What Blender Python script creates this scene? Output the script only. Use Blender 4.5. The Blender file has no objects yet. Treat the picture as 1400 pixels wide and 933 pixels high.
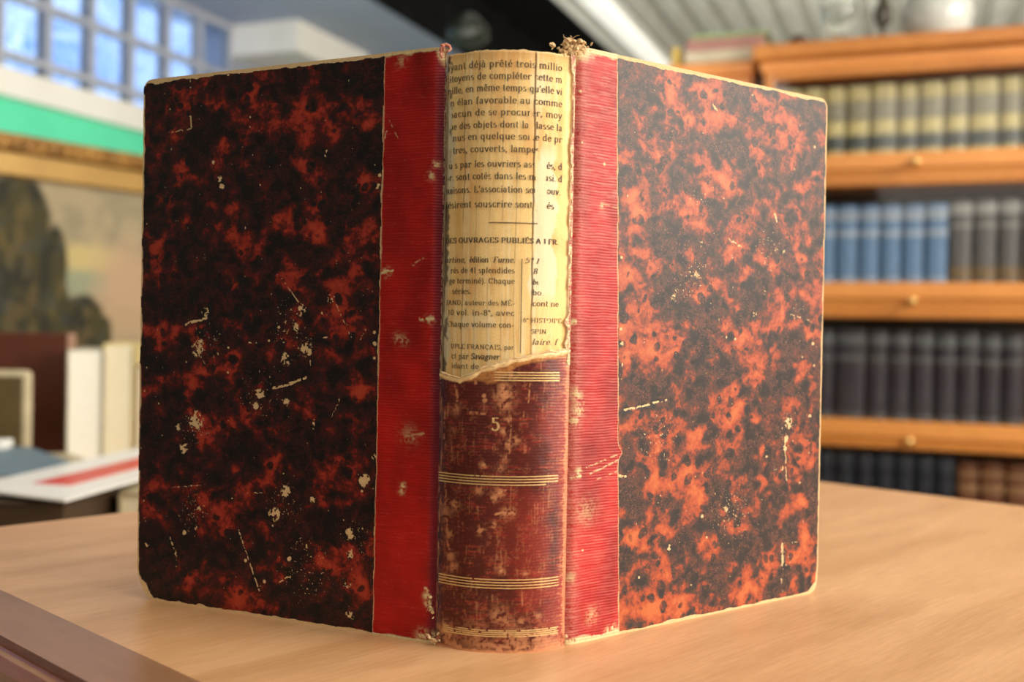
import bpy, bmesh, math, random
import numpy as np
from mathutils import Vector, Matrix

# ------------------------------------------------------------------ camera
TZ = 0.75                       # height of the table top
FPX = 1480.0                    # focal length in pixels of the 1400 px wide frame
CAMZ = TZ + 0.126
sc = bpy.context.scene
col = sc.collection
cd = bpy.data.cameras.new('camera')
cam = bpy.data.objects.new('camera', cd); col.objects.link(cam)
cd.sensor_width = 36.0
cd.lens = FPX / 1400 * 36.0
PITCH, ROLL = math.radians(-0.64), math.radians(1.04)
CM = Matrix.Translation((0, 0, CAMZ)) @ Matrix.Rotation(math.pi/2 + PITCH, 4, 'X') @ Matrix.Rotation(ROLL, 4, 'Z')
cam.matrix_world = CM
cd.clip_start = 0.02; cd.clip_end = 100
cd.dof.use_dof = True
cd.dof.focus_distance = 0.455
cd.dof.aperture_fstop = 7.2
sc.camera = cam

# ------------------------------------------------------------------ world
w = bpy.data.worlds.new('world'); sc.world = w; w.use_nodes = True
wn = w.node_tree; wn.nodes.clear()
wo = wn.nodes.new('ShaderNodeOutputWorld'); wb = wn.nodes.new('ShaderNodeBackground')
wt = wn.nodes.new('ShaderNodeTexCoord'); wnz = wn.nodes.new('ShaderNodeTexNoise')
wnz.inputs['Scale'].default_value = 26; wnz.inputs['Detail'].default_value = 4
wr = wn.nodes.new('ShaderNodeValToRGB')
wr.color_ramp.elements[0].position = .42; wr.color_ramp.elements[0].color = (.17, .33, .74, 1)
wr.color_ramp.elements[1].position = .60; wr.color_ramp.elements[1].color = (.62, .80, 1.0, 1)
wn.links.new(wt.outputs['Generated'], wnz.inputs['Vector']); wn.links.new(wnz.outputs['Fac'], wr.inputs['Fac'])
wn.links.new(wr.outputs['Color'], wb.inputs['Color']); wb.inputs['Strength'].default_value = 1.6
wn.links.new(wb.outputs[0], wo.inputs[0])

# ------------------------------------------------------------------ area lights
def area(name, loc, target, sx, sy, power, color):
    l = bpy.data.lights.new(name, 'AREA'); l.shape = 'RECTANGLE'; l.size = sx; l.size_y = sy
    l.energy = power; l.color = color
    o = bpy.data.objects.new(name, l); col.objects.link(o); o.location = loc
    o.rotation_euler = (Vector(target) - Vector(loc)).to_track_quat('-Z', 'Y').to_euler()
    return o
area('shop_front_light', (2.1, -.12, 1.50), (0.1, 0.5, 0.85), 1.5, 1.2, 74, (1.0, .92, .80))
area('ceiling_lamp_over_table', (0.5, 0.1, 2.45), (0.3, 0.7, 0.75), .9, .4, 10, (1.0, .92, .80))
area('rear_fill', (-0.3, -1.8, 2.2), (-.3, 2.0, 1.2), 1.6, 1.0, 13, (1.0, .93, .82))  # unseen fill added behind the camera
area('side_table_fill', (-.75, 1.0, 2.15), (-.95, 2.0, .7), .8, .4, 7.5, (1.0, .95, .84))  # added fill to brighten the left-hand things, no real lamp
area('bookcase_fill', (2.5, 1.6, 2.0), (1.3, 2.8, 1.2), 1.0, .5, 50, (1.0, .93, .82))  # added fill to brighten the bookcase from the right
area('back_room_fill', (-.4, 3.0, 1.25), (-.6, 4.4, 2.6), 1.6, 1.2, 20, (1.0, .96, .90))  # unseen fill aimed up, added to lift the dark soffit
area('deck_fill', (1.9, 4.4, 1.70), (1.9, 5.0, 2.6), 1.6, 1.0, 34, (1.0, .96, .88))  # unseen fill added to brighten the ribbed deck from below

# ------------------------------------------------------------------ exposure
vs = sc.view_settings
sc.display_settings.display_device = 'sRGB'
vs.view_transform = 'Standard'; vs.look = 'None'; vs.exposure = 0.12; vs.gamma = 1.0
vs.use_curve_mapping = False

# ------------------------------------------------------------------ helpers
def ray(px, py):
    d = CM.to_3x3() @ Vector(((px - 700) / FPX, (466.5 - py) / FPX, -1))
    return Vector((0, 0, CAMZ)), d
def on_z(px, py, z):
    o, d = ray(px, py); t = (z - o.z) / d.z; return o + d * t
def on_y(px, py, y):
    o, d = ray(px, py); return o + d * (y / d.y)
def on_vplane(px, py, p, nx, ny):
    o, d = ray(px, py); t = (nx * p[0] + ny * p[1]) / (nx * d.x + ny * d.y); return o + d * t

rng = np.random.RandomState(7)
TAB = rng.rand(256, 256)
def vn(x, y, seed=0):
    x = x + seed * 17.31; y = y + seed * 9.73
    xi = np.floor(x).astype(int); yi = np.floor(y).astype(int)
    fx = x - xi; fy = y - yi
    fx = fx * fx * (3 - 2 * fx); fy = fy * fy * (3 - 2 * fy)
    a = TAB[xi & 255, yi & 255]; b = TAB[(xi + 1) & 255, yi & 255]
    c = TAB[xi & 255, (yi + 1) & 255]; d = TAB[(xi + 1) & 255, (yi + 1) & 255]
    return (a * (1 - fx) + b * fx) * (1 - fy) + (c * (1 - fx) + d * fx) * fy
def fbm(x, y, seed=0, o=4):
    s = 0; amp = .5; tot = 0
    for k in range(o):
        s = s + amp * vn(x * 2 ** k, y * 2 ** k, seed + k * 3); tot += amp; amp *= .5
    return s / tot
def sst(a, b, x):
    t = np.clip((x - a) / (b - a), 0, 1); return t * t * (3 - 2 * t)
def srgb(r, g, b):
    f = lambda c: (c / 255 / 12.92) if c / 255 <= .04045 else ((c / 255 + .055) / 1.055) ** 2.4
    return np.array([f(r), f(g), f(b)])

# materials
def newmat(name):
    m = bpy.data.materials.new(name); m.use_nodes = True
    nt = m.node_tree; b = nt.nodes['Principled BSDF']
    return m, nt, b
def mat(name, c1, c2=None, rough=.6, scale=20, stretch=(1, 1, 1), metal=0, bump=0.0, detail=4, spec=.5, emit=None, lo=.35, hi=.65, coat=0):
    m, nt, b = newmat(name)
    b.inputs['Roughness'].default_value = rough; b.inputs['Metallic'].default_value = metal
    b.inputs['Specular IOR Level'].default_value = spec
    if coat: b.inputs['Coat Weight'].default_value = coat; b.inputs['Coat Roughness'].default_value = .12
    if c2 is None: c2 = [x * .8 for x in c1]
    tc = nt.nodes.new('ShaderNodeTexCoord'); mp = nt.nodes.new('ShaderNodeMapping')
    mp.inputs['Scale'].default_value = stretch
    nz = nt.nodes.new('ShaderNodeTexNoise'); nz.inputs['Scale'].default_value = scale; nz.inputs['Detail'].default_value = detail
    r = nt.nodes.new('ShaderNodeValToRGB')
    r.color_ramp.elements[0].position = lo; r.color_ramp.elements[0].color = (*c2, 1)
    r.color_ramp.elements[1].position = hi; r.color_ramp.elements[1].color = (*c1, 1)
    L = nt.links.new
    L(tc.outputs['Object'], mp.inputs[0]); L(mp.outputs[0], nz.inputs['Vector']); L(nz.outputs['Fac'], r.inputs[0]); L(r.outputs[0], b.inputs['Base Color'])
    if bump:
        bp = nt.nodes.new('ShaderNodeBump'); bp.inputs['Strength'].default_value = bump; bp.inputs['Distance'].default_value = .002
        L(nz.outputs['Fac'], bp.inputs['Height']); L(bp.outputs[0], b.inputs['Normal'])
    if emit: 
        b.inputs['Emission Color'].default_value = (*emit[0], 1); b.inputs['Emission Strength'].default_value = emit[1]
    return m

# objects
def tag(o, label=None, cat=None, group=None, kind=None):
    if label: o['label'] = label
    if cat: o['category'] = cat
    if group: o['group'] = group
    if kind: o['kind'] = kind
    return o
def empty(name, loc=(0, 0, 0), rz=0):
    o = bpy.data.objects.new(name, None); col.objects.link(o); o.location = loc; o.rotation_euler = (0, 0, rz)
    o.empty_display_size = .05
    return o
class MB:
    def __init__(s): s.bm = bmesh.new()
    def box(s, x0, x1, y0, y1, z0, z1, bev=0, rot=None, seg=1):
        t = bmesh.new()
        bmesh.ops.create_cube(t, size=1)
        for v in t.verts:
            v.co = Vector(((x0 + x1) / 2 + v.co.x * (x1 - x0), (y0 + y1) / 2 + v.co.y * (y1 - y0), (z0 + z1) / 2 + v.co.z * (z1 - z0)))
        if bev: bmesh.ops.bevel(t, geom=list(t.edges), offset=bev, segments=seg, affect='EDGES', profile=.5)
        if rot is not None: t.transform(rot)
        s.add(t); return s
    def add(s, t):
        me = bpy.data.meshes.new('tmp'); t.to_mesh(me); t.free(); s.bm.from_mesh(me); bpy.data.meshes.remove(me)
    def poly(s, pts, z0, z1):               # extruded polygon (pts counter-clockwise)
        a = [s.bm.verts.new((p[0], p[1], z0)) for p in pts]; b = [s.bm.verts.new((p[0], p[1], z1)) for p in pts]
        n = len(pts)
        s.bm.faces.new(list(reversed(a))); s.bm.faces.new(b)
        for i in range(n): s.bm.faces.new((a[i], a[(i + 1) % n], b[(i + 1) % n], b[i]))
        return s
    def lathe(s, prof, n=32, c=(0, 0, 0)):
        rings = []
        for r, z in prof:
            rings.append([s.bm.verts.new((c[0] + r * math.cos(2 * math.pi * k / n), c[1] + r * math.sin(2 * math.pi * k / n), c[2] + z)) for k in range(n)])
        for i in range(len(rings) - 1):
            for k in range(n):
                s.bm.faces.new((rings[i][k], rings[i][(k + 1) % n], rings[i + 1][(k + 1) % n], rings[i + 1][k]))
        s.bm.faces.new(list(reversed(rings[0]))); s.bm.faces.new(rings[-1])
        return s
    def sweep(s, pts, rad, n=6):
        pts = [Vector(p) for p in pts]; rings = []
        for i, p in enumerate(pts):
            d = (pts[min(i + 1, len(pts) - 1)] - pts[max(i - 1, 0)]).normalized()
            a = d.orthogonal().normalized() if abs(d.y) > .95 else d.cross(Vector((0, 1, 0))).normalized()
            b = d.cross(a); r = rad[i] if hasattr(rad, '__len__') else rad
            rings.append([s.bm.verts.new(p + a * r * math.cos(2 * math.pi * k / n) + b * r * math.sin(2 * math.pi * k / n)) for k in range(n)])
        for i in range(len(rings) - 1):
            for k in range(n): s.bm.faces.new((rings[i][k], rings[i][(k + 1) % n], rings[i + 1][(k + 1) % n], rings[i + 1][k]))
        s.bm.faces.new(list(reversed(rings[0]))); s.bm.faces.new(rings[-1])
        return s
    def build(s, name, m, parent=None, smooth=False, off=None):
        if off: bmesh.ops.translate(s.bm, verts=s.bm.verts, vec=off)
        bmesh.ops.recalc_face_normals(s.bm, faces=s.bm.faces)
        me = bpy.data.meshes.new(name); s.bm.to_mesh(me); s.bm.free()
        if smooth: me.shade_smooth()
        o = bpy.data.objects.new(name, me); col.objects.link(o)
        if m: me.materials.append(m)
        if parent: o.parent = parent
        return o
def mesh_obj(name, V, F, m, parent=None, smooth=True, attrs=None):
    """V (n,3) array, F (k,4) or (k,3) int array"""
    me = bpy.data.meshes.new(name)
    V = np.asarray(V, dtype=np.float32); F = np.asarray(F, dtype=np.int32); k = F.shape[1]
    me.vertices.add(len(V)); me.vertices.foreach_set('co', V.ravel())
    me.loops.add(F.size); me.loops.foreach_set('vertex_index', F.ravel())
    me.polygons.add(len(F)); me.polygons.foreach_set('loop_start', np.arange(0, F.size, k, dtype=np.int32))
    me.polygons.foreach_set('use_smooth', np.full(len(F), smooth))
    me.update(calc_edges=True)
    for an, (ty, data) in (attrs or {}).items():
        a = me.attributes.new(an, ty, 'POINT')
        if ty == 'FLOAT': a.data.foreach_set('value', np.asarray(data, np.float32).ravel())
        elif ty == 'FLOAT_VECTOR': a.data.foreach_set('vector', np.asarray(data, np.float32).ravel())
        elif ty == 'FLOAT_COLOR':
            d = np.ones((len(V), 4), np.float32); d[:, :3] = np.asarray(data).reshape(-1, 3); a.data.foreach_set('color', d.ravel())
    me.materials.append(m)
    o = bpy.data.objects.new(name, me); col.objects.link(o)
    if parent: o.parent = parent
    return o
def grid_faces(nv, nu, flip=False, mask=None):
    i = np.arange(nv * nu).reshape(nv, nu)
    F = np.stack([i[:-1, :-1], i[:-1, 1:], i[1:, 1:], i[1:, :-1]], -1)
    if mask is not None: F = F[mask]
    F = F.reshape(-1, 4)
    return F[:, ::-1] if flip else F
def attr(nt, name, out='Color'):
    a = nt.nodes.new('ShaderNodeAttribute'); a.attribute_name = name; return a.outputs[out]
def math_(nt, op, a, b=None, c=None, clamp=False):
    n = nt.nodes.new('ShaderNodeMath'); n.operation = op; n.use_clamp = clamp
    for i, v in enumerate((a, b, c)):
        if v is None: continue
        if isinstance(v, (int, float)): n.inputs[i].default_value = v
        else: nt.links.new(v, n.inputs[i])
    return n.outputs[0]
def mix_(nt, fac, a, b):
    n = nt.nodes.new('ShaderNodeMix'); n.data_type = 'RGBA'
    for s, v in ((n.inputs[0], fac), (n.inputs[6], a), (n.inputs[7], b)):
        if isinstance(v, (int, float)): s.default_value = v
        elif isinstance(v, (tuple, list, np.ndarray)): s.default_value = (*v[:3], 1)
        else: nt.links.new(v, s)
    return n.outputs[2]
def copy_tree(o, parent=None):
    c = o.copy(); col.objects.link(c)
    if parent: c.parent = parent
    for ch in list(o.children): copy_tree(ch, c)
    return c

# ------------------------------------------------------------------ room frame: s runs along the left wall, n to the left of it
RA = math.radians(21)
AX, NX = Vector((math.sin(RA), math.cos(RA), 0)), Vector((-math.cos(RA), math.sin(RA), 0))
ROOMROT = Matrix(((-NX.x, AX.x, 0, 0), (-NX.y, AX.y, 0, 0), (0, 0, 1, 0), (0, 0, 0, 1)))   # local x = -n, local y = s
def rbox(name, n0, n1, s0, s1, z0, z1, m, kind='structure', parent=None, bev=0):
    o = MB().box(-max(n0, n1), -min(n0, n1), s0, s1, z0, z1, bev, ROOMROT).build(name, m, parent)
    if kind and not parent: o['kind'] = kind
    return o
M = {}
M['wall'] = mat('wall_paint', (.30, .33, .38), (.26, .29, .34), .8, 6)
M['cream'] = mat('cream_paint', (.80, .78, .70), (.74, .72, .64), .6, 5)
M['mint'] = mat('mint_paint', (.11, .72, .42), (.10, .66, .39), .6, 5)
M['floor'] = mat('floor_vinyl', (.20, .14, .09), (.14, .10, .07), .5, 3)
M['black'] = mat('black_ceiling_felt', (.006, .006, .006), (.003, .003, .003), .9, 8, spec=.1)
M['soffit'] = mat('grey_soffit_paint', (.36, .41, .50), (.31, .36, .45), .7, 2)
M['corr'] = mat('ribbed_steel_deck', (.52, .52, .46), (.44, .43, .38), .5, 3, stretch=(4, 1, 1))
M['mortar'] = mat('window_mortar', (.42, .44, .48), (.36, .38, .43), .7, 30, bump=.3)
M['tube'] = mat('light_diffuser', (.9, .9, .85), (.85, .85, .8), .4, 5, emit=((1, .97, .86), .55))
M['white_metal'] = mat('white_enamel', (.75, .75, .70), (.68, .68, .63), .4, 8)

zs, zt, zc = CAMZ + .86, CAMZ + 1.365, CAMZ + 1.70
rbox('floor', 3.2, -4.2, -3.2, 7.2, -.1, 0, M['floor'])
rbox('wall_left', 3.2, 3.0, -3, 7, 0, zs - .40, M['wall'])
rbox('trim_1', 3.2, 2.985, -3, 7, zs - .40, zs - .095, M['mint'])
rbox('trim_2', 3.2, 2.94, -3, 7, zs - .095, zs, M['cream'])
rbox('wall_left', 3.2, 3.0, -3, 1.7, zs, zt + .2, M['wall'])
rbox('wall_left', 3.2, 3.0, 4.17, 4.90, zs, zt + .2, M['wall'])
rbox('wall_left', 3.2, 3.0, 6.2, 7, zs, zt + .2, M['wall'])
rbox('wall_back', 3.2, -4.2, 7, 7.2, 0, zc + .1, M['cream'])
rbox('wall_right', -4.0, -4.2, -3, 7, 0, zc + .1, M['cream'])
rbox('wall_rear', 3.2, -4.2, -3.2, -3, 0, zc + .1, M['cream'])
rbox('ceiling', 3.2, 2.2, -3, 7, zt, zt + .1, M['soffit'])
rbox('trim_3', 2.2, 2.18, -3, 7, zt, zc, M['black'])
rbox('ceiling', 2.2, 1.5, -3, 7, zc, zc + .1, M['black'])
rbox('trim_4', 3.0, 2.65, 4.17, 4.82, zt - .14, zt, M['cream'])
# glass block windows
m, nt, b = newmat('glass_block')
b.inputs['Base Color'].default_value = (.88, .93, 1, 1); b.inputs['Transmission Weight'].default_value = 1
b.inputs['Roughness'].default_value = .03; b.inputs['IOR'].default_value = 1.12
tc = nt.nodes.new('ShaderNodeTexCoord'); nz = nt.nodes.new('ShaderNodeTexNoise'); nz.inputs['Scale'].default_value = 22; nz.inputs['Detail'].default_value = 2
bp = nt.nodes.new('ShaderNodeBump'); bp.inputs['Strength'].default_value = .6; bp.inputs['Distance'].default_value = .01
nt.links.new(tc.outputs['Object'], nz.inputs['Vector']); nt.links.new(nz.outputs['Fac'], bp.inputs['Height']); nt.links.new(bp.outputs[0], b.inputs['Normal'])
M['block'] = m
def glass_window(name, s0, cols, pitch):
    fr = MB()
    rows = [zs, zs + .065, zs + .275, zt]
    for k in range(cols + 1):
        s_ = s0 + k * pitch
        fr.box(-3.06, -3.0, s_ - .014, s_ + .014, zs, zt, 0, ROOMROT)
    for z in rows[1:-1]:
        fr.box(-3.06, -3.002, s0, s0 + cols * pitch, z - .013, z + .013, 0, ROOMROT)
    fr.box(-3.06, -2.99, s0, s0 + cols * pitch, zt - .03, zt, 0, ROOMROT)
    wdw = fr.build(name, M['mortar']); wdw['kind'] = 'structure'
    me = None
    for k in range(cols):
        for z0, z1 in ((zs, zs + .052), (zs + .078, zs + .262), (zs + .288, zt - .03)):
            MB().box(-3.05, -3.012, s0 + k * pitch + .014, s0 + (k + 1) * pitch - .014, z0, z1, .006, ROOMROT).build('glass_block', M['block'], wdw)
glass_window('window_1', 1.76, 11, .2191)
glass_window('window_2', 4.90, 6, .2166)
# ribbed steel deck ceiling right of the strip light
prof = []
x = -1.5
while x < 4.2:
    prof += [(x, 0), (x + .085, 0), (x + .098, .045), (x + .135, .045), (x + .148, 0)]
    x += .148
V = []; 
for y in (-3, 7):
    for (px_, pz_) in prof: V.append(ROOMROT @ Vector((px_, y, zc + pz_)))
n_ = len(prof)
F = [(i, i + 1, n_ + i + 1, n_ + i) for i in range(n_ - 1)]
o = mesh_obj('ceiling', [list(v) for v in V], F, M['corr'], smooth=False); o['kind'] = 'structure'
rbox('ceiling', 1.5, -4.2, -3, 7, zc + .08, zc + .12, M['corr'])
# strip light under the ceiling
fx = empty('strip_light', ROOMROT @ Vector((-1.63, 4.6, zc - .08)), -RA)
tag(fx, 'long white ceiling strip light running away between black ceiling and ribbed deck', 'light')
MB().box(-.12, .12, -2.4, 2.3, .03, .08, .004).build('housing', M['white_metal'], fx)
MB().box(.0, .11, -2.38, 2.28, -.01, .03, .006).build('diffuser', M['tube'], fx)
MB().box(-.12, -.10, -2.38, 2.28, .0, .03, .002).build('reflector_lip', M['white_metal'], fx)
# ------------------------------------------------------------------ main table
EA, EB = Vector((.6945, .7195, 0)).normalized(), Vector((.7195, -.6945, 0)).normalized()   # along the grain / along the long side
TC = Vector((.102, 1.083, 0))                                                       # far corner
def wood(name, light, dark, direction, rough=.3, sc_=6.0):
    m, nt, b = newmat(name)
    tc = nt.nodes.new('ShaderNodeTexCoord'); mp = nt.nodes.new('ShaderNodeMapping'); mp.vector_type = 'TEXTURE'
    mp.inputs['Rotation'].default_value = (0, 0, direction)
    nt.links.new(tc.outputs['Object'], mp.inputs[0])
    def nz(scale, st, det, dist=0):
        q = nt.nodes.new('ShaderNodeMapping'); q.inputs['Scale'].default_value = st; nt.links.new(mp.outputs[0], q.inputs[0])
        n = nt.nodes.new('ShaderNodeTexNoise'); n.inputs['Scale'].default_value = scale; n.inputs['Detail'].default_value = det
        n.inputs['Distortion'].default_value = dist
        nt.links.new(q.outputs[0], n.inputs['Vector']); return n.outputs['Fac']
    a = nz(sc_, (1, 5, 1), 3, .8); c = nz(60, (.7, 9, 1), 4, .2); d = nz(260, (.6, 6, 1), 2)
    s = math_(nt, 'ADD', math_(nt, 'MULTIPLY', a, .5), math_(nt, 'ADD', math_(nt, 'MULTIPLY', c, .3), math_(nt, 'MULTIPLY', d, .2)))
    r = nt.nodes.new('ShaderNodeValToRGB'); r.color_ramp.elements[0].position = .36; r.color_ramp.elements[1].position = .62
    r.color_ramp.elements[0].color = (*dark, 1); r.color_ramp.elements[1].color = (*light, 1)
    nt.links.new(s, r.inputs[0]); nt.links.new(r.outputs[0], b.inputs['Base Color'])
    b.inputs['Roughness'].default_value = rough
    nt.links.new(math_(nt, 'ADD', rough - .05, math_(nt, 'MULTIPLY', d, .12)), b.inputs['Roughness'])
    bp = nt.nodes.new('ShaderNodeBump'); bp.inputs['Strength'].default_value = .08; bp.inputs['Distance'].default_value = .001
    nt.links.new(s, bp.inputs['Height']); nt.links.new(bp.outputs[0], b.inputs['Normal'])
    return m
TROT = math.atan2(EA.y, EA.x)
M['table'] = wood('light_cherry_veneer', (.74, .43, .22), (.53, .27, .115), 0, .34)
M['tabledge'] = wood('dark_cherry_border', (.34, .175, .090), (.26, .125, .062), math.pi/2, .3)
M['tablemold'] = wood('cherry_moulding', (.24, .08, .035), (.15, .045, .02), math.pi/2, .22)
tb = empty('reading_table', (TC.x, TC.y, 0), TROT)      # local x = EA, local y = -EB
tag(tb, 'light cherry veneered table with dark border and moulded edge under the large book', 'table')
wd = (Vector((-.239, .506, 0)) - TC).dot(EA)               # border line (negative)
LX0, LX1 = wd, 0.0
MB().box(LX0, LX1, -1.25, 0, TZ - .022, TZ).build('tabletop', M['table'], tb)
MB().box(LX0 - .0285, LX0, -1.25, 0, TZ - .022, TZ).build('border_strip', M['tabledge'], tb)
# moulding with a groove and a round nose, profile swept along the side
pr = [(0, 0), (-.0015, -.003), (-.004, -.0035), (-.006, -.001), (-.010, .0), (-.015, -.002), (-.019, -.006), (-.0215, -.012), (-.0215, -.018), (-.017, -.024), (-.010, -.027), (-.008, -.034), (0, -.034)]
V, F = [], []
x0 = LX0 - .0285
for y in (-1.25, 0):
    for a_, z_ in pr: V.append((x0 + a_, y, TZ + z_))
n_ = len(pr)
for i in range(n_): F.append((i, (i + 1) % n_, n_ + (i + 1) % n_, n_ + i))
mesh_obj('edge_moulding', V, F, M['tablemold'], tb, smooth=False)
MB().box(LX0 - .01, -.03, -1.2, -.03, TZ - .12, TZ - .022).build('apron', M['tablemold'], tb)
for (lx, ly) in ((LX0 + .02, -.06), (LX0 + .02, -1.17), (-.07, -.06), (-.07, -1.17)):
    MB().box(lx - .025, lx + .025, ly - .025, ly + .025, 0, TZ - .12, .004).build('leg', M['tablemold'], tb)

# ------------------------------------------------------------------ the old book
BX, BY = -.0048, .4308
book = empty('antique_book', (BX, BY, TZ))
tag(book, 'large old half-leather book standing open with marbled boards and torn spine', 'book')
CREAM = srgb(235, 212, 160)
def to_local(P): return P - Vector((BX, BY, TZ))

# marbled paper material
m, nt, b = newmat('marbled_paper')
bc = attr(nt, 'bc', 'Vector'); tone = attr(nt, 'tone', 'Fac'); wear = attr(nt, 'wear', 'Fac'); 
def nzz(scale, det=3, dist=0.0, st=None, off=0):
    v = bc
    q = nt.nodes.new('ShaderNodeMapping'); q.inputs['Scale'].default_value = st or (1, 1, 1); q.inputs['Location'].default_value = (off, off, 0); nt.links.new(bc, q.inputs[0]); v = q.outputs[0]
    n = nt.nodes.new('ShaderNodeTexNoise'); n.inputs['Scale'].default_value = scale; n.inputs['Detail'].default_value = det; n.inputs['Distortion'].default_value = dist
    nt.links.new(v, n.inputs['Vector']); return n.outputs['Fac']
def mr(v, a, b_, c=0., d=1.):
    n = nt.nodes.new('ShaderNodeMapRange'); n.interpolation_type = 'SMOOTHSTEP'
    nt.links.new(v, n.inputs[0]); n.inputs[1].default_value = a; n.inputs[2].default_value = b_; n.inputs[3].default_value = c; n.inputs[4].default_value = d
    return n.outputs[0]
n1 = nzz(62, 2, .4, (1, 1.2, 1)); n2 = nzz(150, 3, .5, (1, 1.1, 1), 3.0); n3 = nzz(620, 3, .6, None, 5.0); lit_or_ink_fade = attr(nt, 'lit_or_ink_fade', 'Fac')  # last mask puts the right board's stronger light into its colour
# warped coordinates for rounded blots
wv = nt.nodes.new('ShaderNodeTexNoise'); wv.inputs['Scale'].default_value = 130; nt.links.new(bc, wv.inputs['Vector'])
vm = nt.nodes.new('ShaderNodeVectorMath'); vm.operation = 'SCALE'; nt.links.new(wv.outputs['Color'], vm.inputs[0]); vm.inputs['Scale'].default_value = .006
va = nt.nodes.new('ShaderNodeVectorMath'); va.operation = 'ADD'; nt.links.new(bc, va.inputs[0]); nt.links.new(vm.outputs[0], va.inputs[1])
vo = nt.nodes.new('ShaderNodeTexVoronoi'); vo.inputs['Scale'].default_value = 150; vo.inputs['Randomness'].default_value = 1
nt.links.new(va.outputs[0], vo.inputs['Vector'])
sepv = nt.nodes.new('ShaderNodeSeparateColor'); nt.links.new(vo.outputs['Color'], sepv.inputs[0])
rad = math_(nt, 'ADD', .08, math_(nt, 'MULTIPLY', sepv.outputs[0], .34))
blot = mr(math_(nt, 'SUBTRACT', rad, vo.outputs['Distance']), -.05, .09)      # 1 inside a blot
f = math_(nt, 'ADD', math_(nt, 'MULTIPLY', math_(nt, 'SUBTRACT', n1, .5), .95), math_(nt, 'MULTIPLY', math_(nt, 'SUBTRACT', n2, .5), .70))
f = math_(nt, 'ADD', f, math_(nt, 'MULTIPLY', math_(nt, 'SUBTRACT', n3, .5), .36))
f = math_(nt, 'ADD', f, tone)
f = math_(nt, 'SUBTRACT', f, math_(nt, 'MULTIPLY', blot, .24))
r = nt.nodes.new('ShaderNodeValToRGB'); cr = r.color_ramp
cr.elements[0].position = .33; cr.elements[0].color = (.010, .007, .008, 1)
cr.elements[1].position = .80; cr.elements[1].color = (.44, .055, .024, 1)
for p, c in ((.43, (.030, .010, .010, 1)), (.50, (.075, .010, .009, 1)), (.56, (.16, .016, .011, 1)), (.64, (.32, .030, .016, 1))):
    e = cr.elements.new(p); e.color = c
nt.links.new(math_(nt, 'ADD', f, .5), r.inputs[0])
# fine lighter squiggles inside the dark colour
sq = nzz(420, 2, 2.2, (1, 1, 1), 9.0)
sqm = math_(nt, 'SUBTRACT', 1.0, mr(math_(nt, 'ABSOLUTE', math_(nt, 'SUBTRACT', sq, .5)), .0, .05))
sqm = math_(nt, 'MULTIPLY', sqm, mr(n2, .38, .55))
lit_ramp = nt.nodes.new('ShaderNodeValToRGB'); lit_ramp.color_ramp.elements[0].position = .34; lit_ramp.color_ramp.elements[0].color = (.020, .016, .015, 1)  # lighter, more orange colours: light on the board painted into the paper
lit_ramp.color_ramp.elements[1].position = .80; lit_ramp.color_ramp.elements[1].color = (.52, .15, .05, 1)
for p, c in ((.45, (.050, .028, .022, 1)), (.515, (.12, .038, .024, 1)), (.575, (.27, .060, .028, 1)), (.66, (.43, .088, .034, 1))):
    e = lit_ramp.color_ramp.elements.new(p); e.color = c
nt.links.new(math_(nt, 'ADD', f, .5), lit_ramp.inputs[0])
basec = mix_(nt, lit_or_ink_fade, r.outputs[0], lit_ramp.outputs[0])
# the outline of each blot is darker than its middle
ringm = math_(nt, 'MULTIPLY', math_(nt, 'MULTIPLY', blot, math_(nt, 'SUBTRACT', 1.0, blot)), 3.2, clamp=True)
basec = mix_(nt, math_(nt, 'MULTIPLY', ringm, .55), basec, (.020, .012, .011))
darkm = mr(f, .02, -.10)
c1 = mix_(nt, math_(nt, 'MULTIPLY', math_(nt, 'MULTIPLY', sqm, darkm), mr(lit_or_ink_fade, 0, 1, .65, .9)), basec, mix_(nt, lit_or_ink_fade, (.13, .018, .013), (.26, .095, .06)))
fine = nzz(1500, 3, 0, None, 2.0)
c1 = mix_(nt, mr(fine, .60, .85, 0, .35), c1, (.45, .28, .17))
wm = mr(math_(nt, 'ADD', wear, math_(nt, 'MULTIPLY', math_(nt, 'SUBTRACT', nzz(1600, 3, 0), .5), .5)), .42, .58)
wcol = mix_(nt, nzz(500, 3), (.80, .60, .34), (.62, .42, .20))
c2 = mix_(nt, wm, c1, wcol)
nt.links.new(c2, b.inputs['Base Color'])
b.inputs['Specular IOR Level'].default_value = .24
nt.links.new(math_(nt, 'ADD', .40, math_(nt, 'MULTIPLY', wm, .4)), b.inputs['Roughness'])
bp = nt.nodes.new('ShaderNodeBump'); bp.inputs['Strength'].default_value = .25; bp.inputs['Distance'].default_value = .0003
nt.links.new(math_(nt, 'ADD', n3, math_(nt, 'MULTIPLY', wm, -.8)), bp.inputs['Height']); nt.links.new(bp.outputs[0], b.inputs['Normal'])
M['marble'] = m
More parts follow.
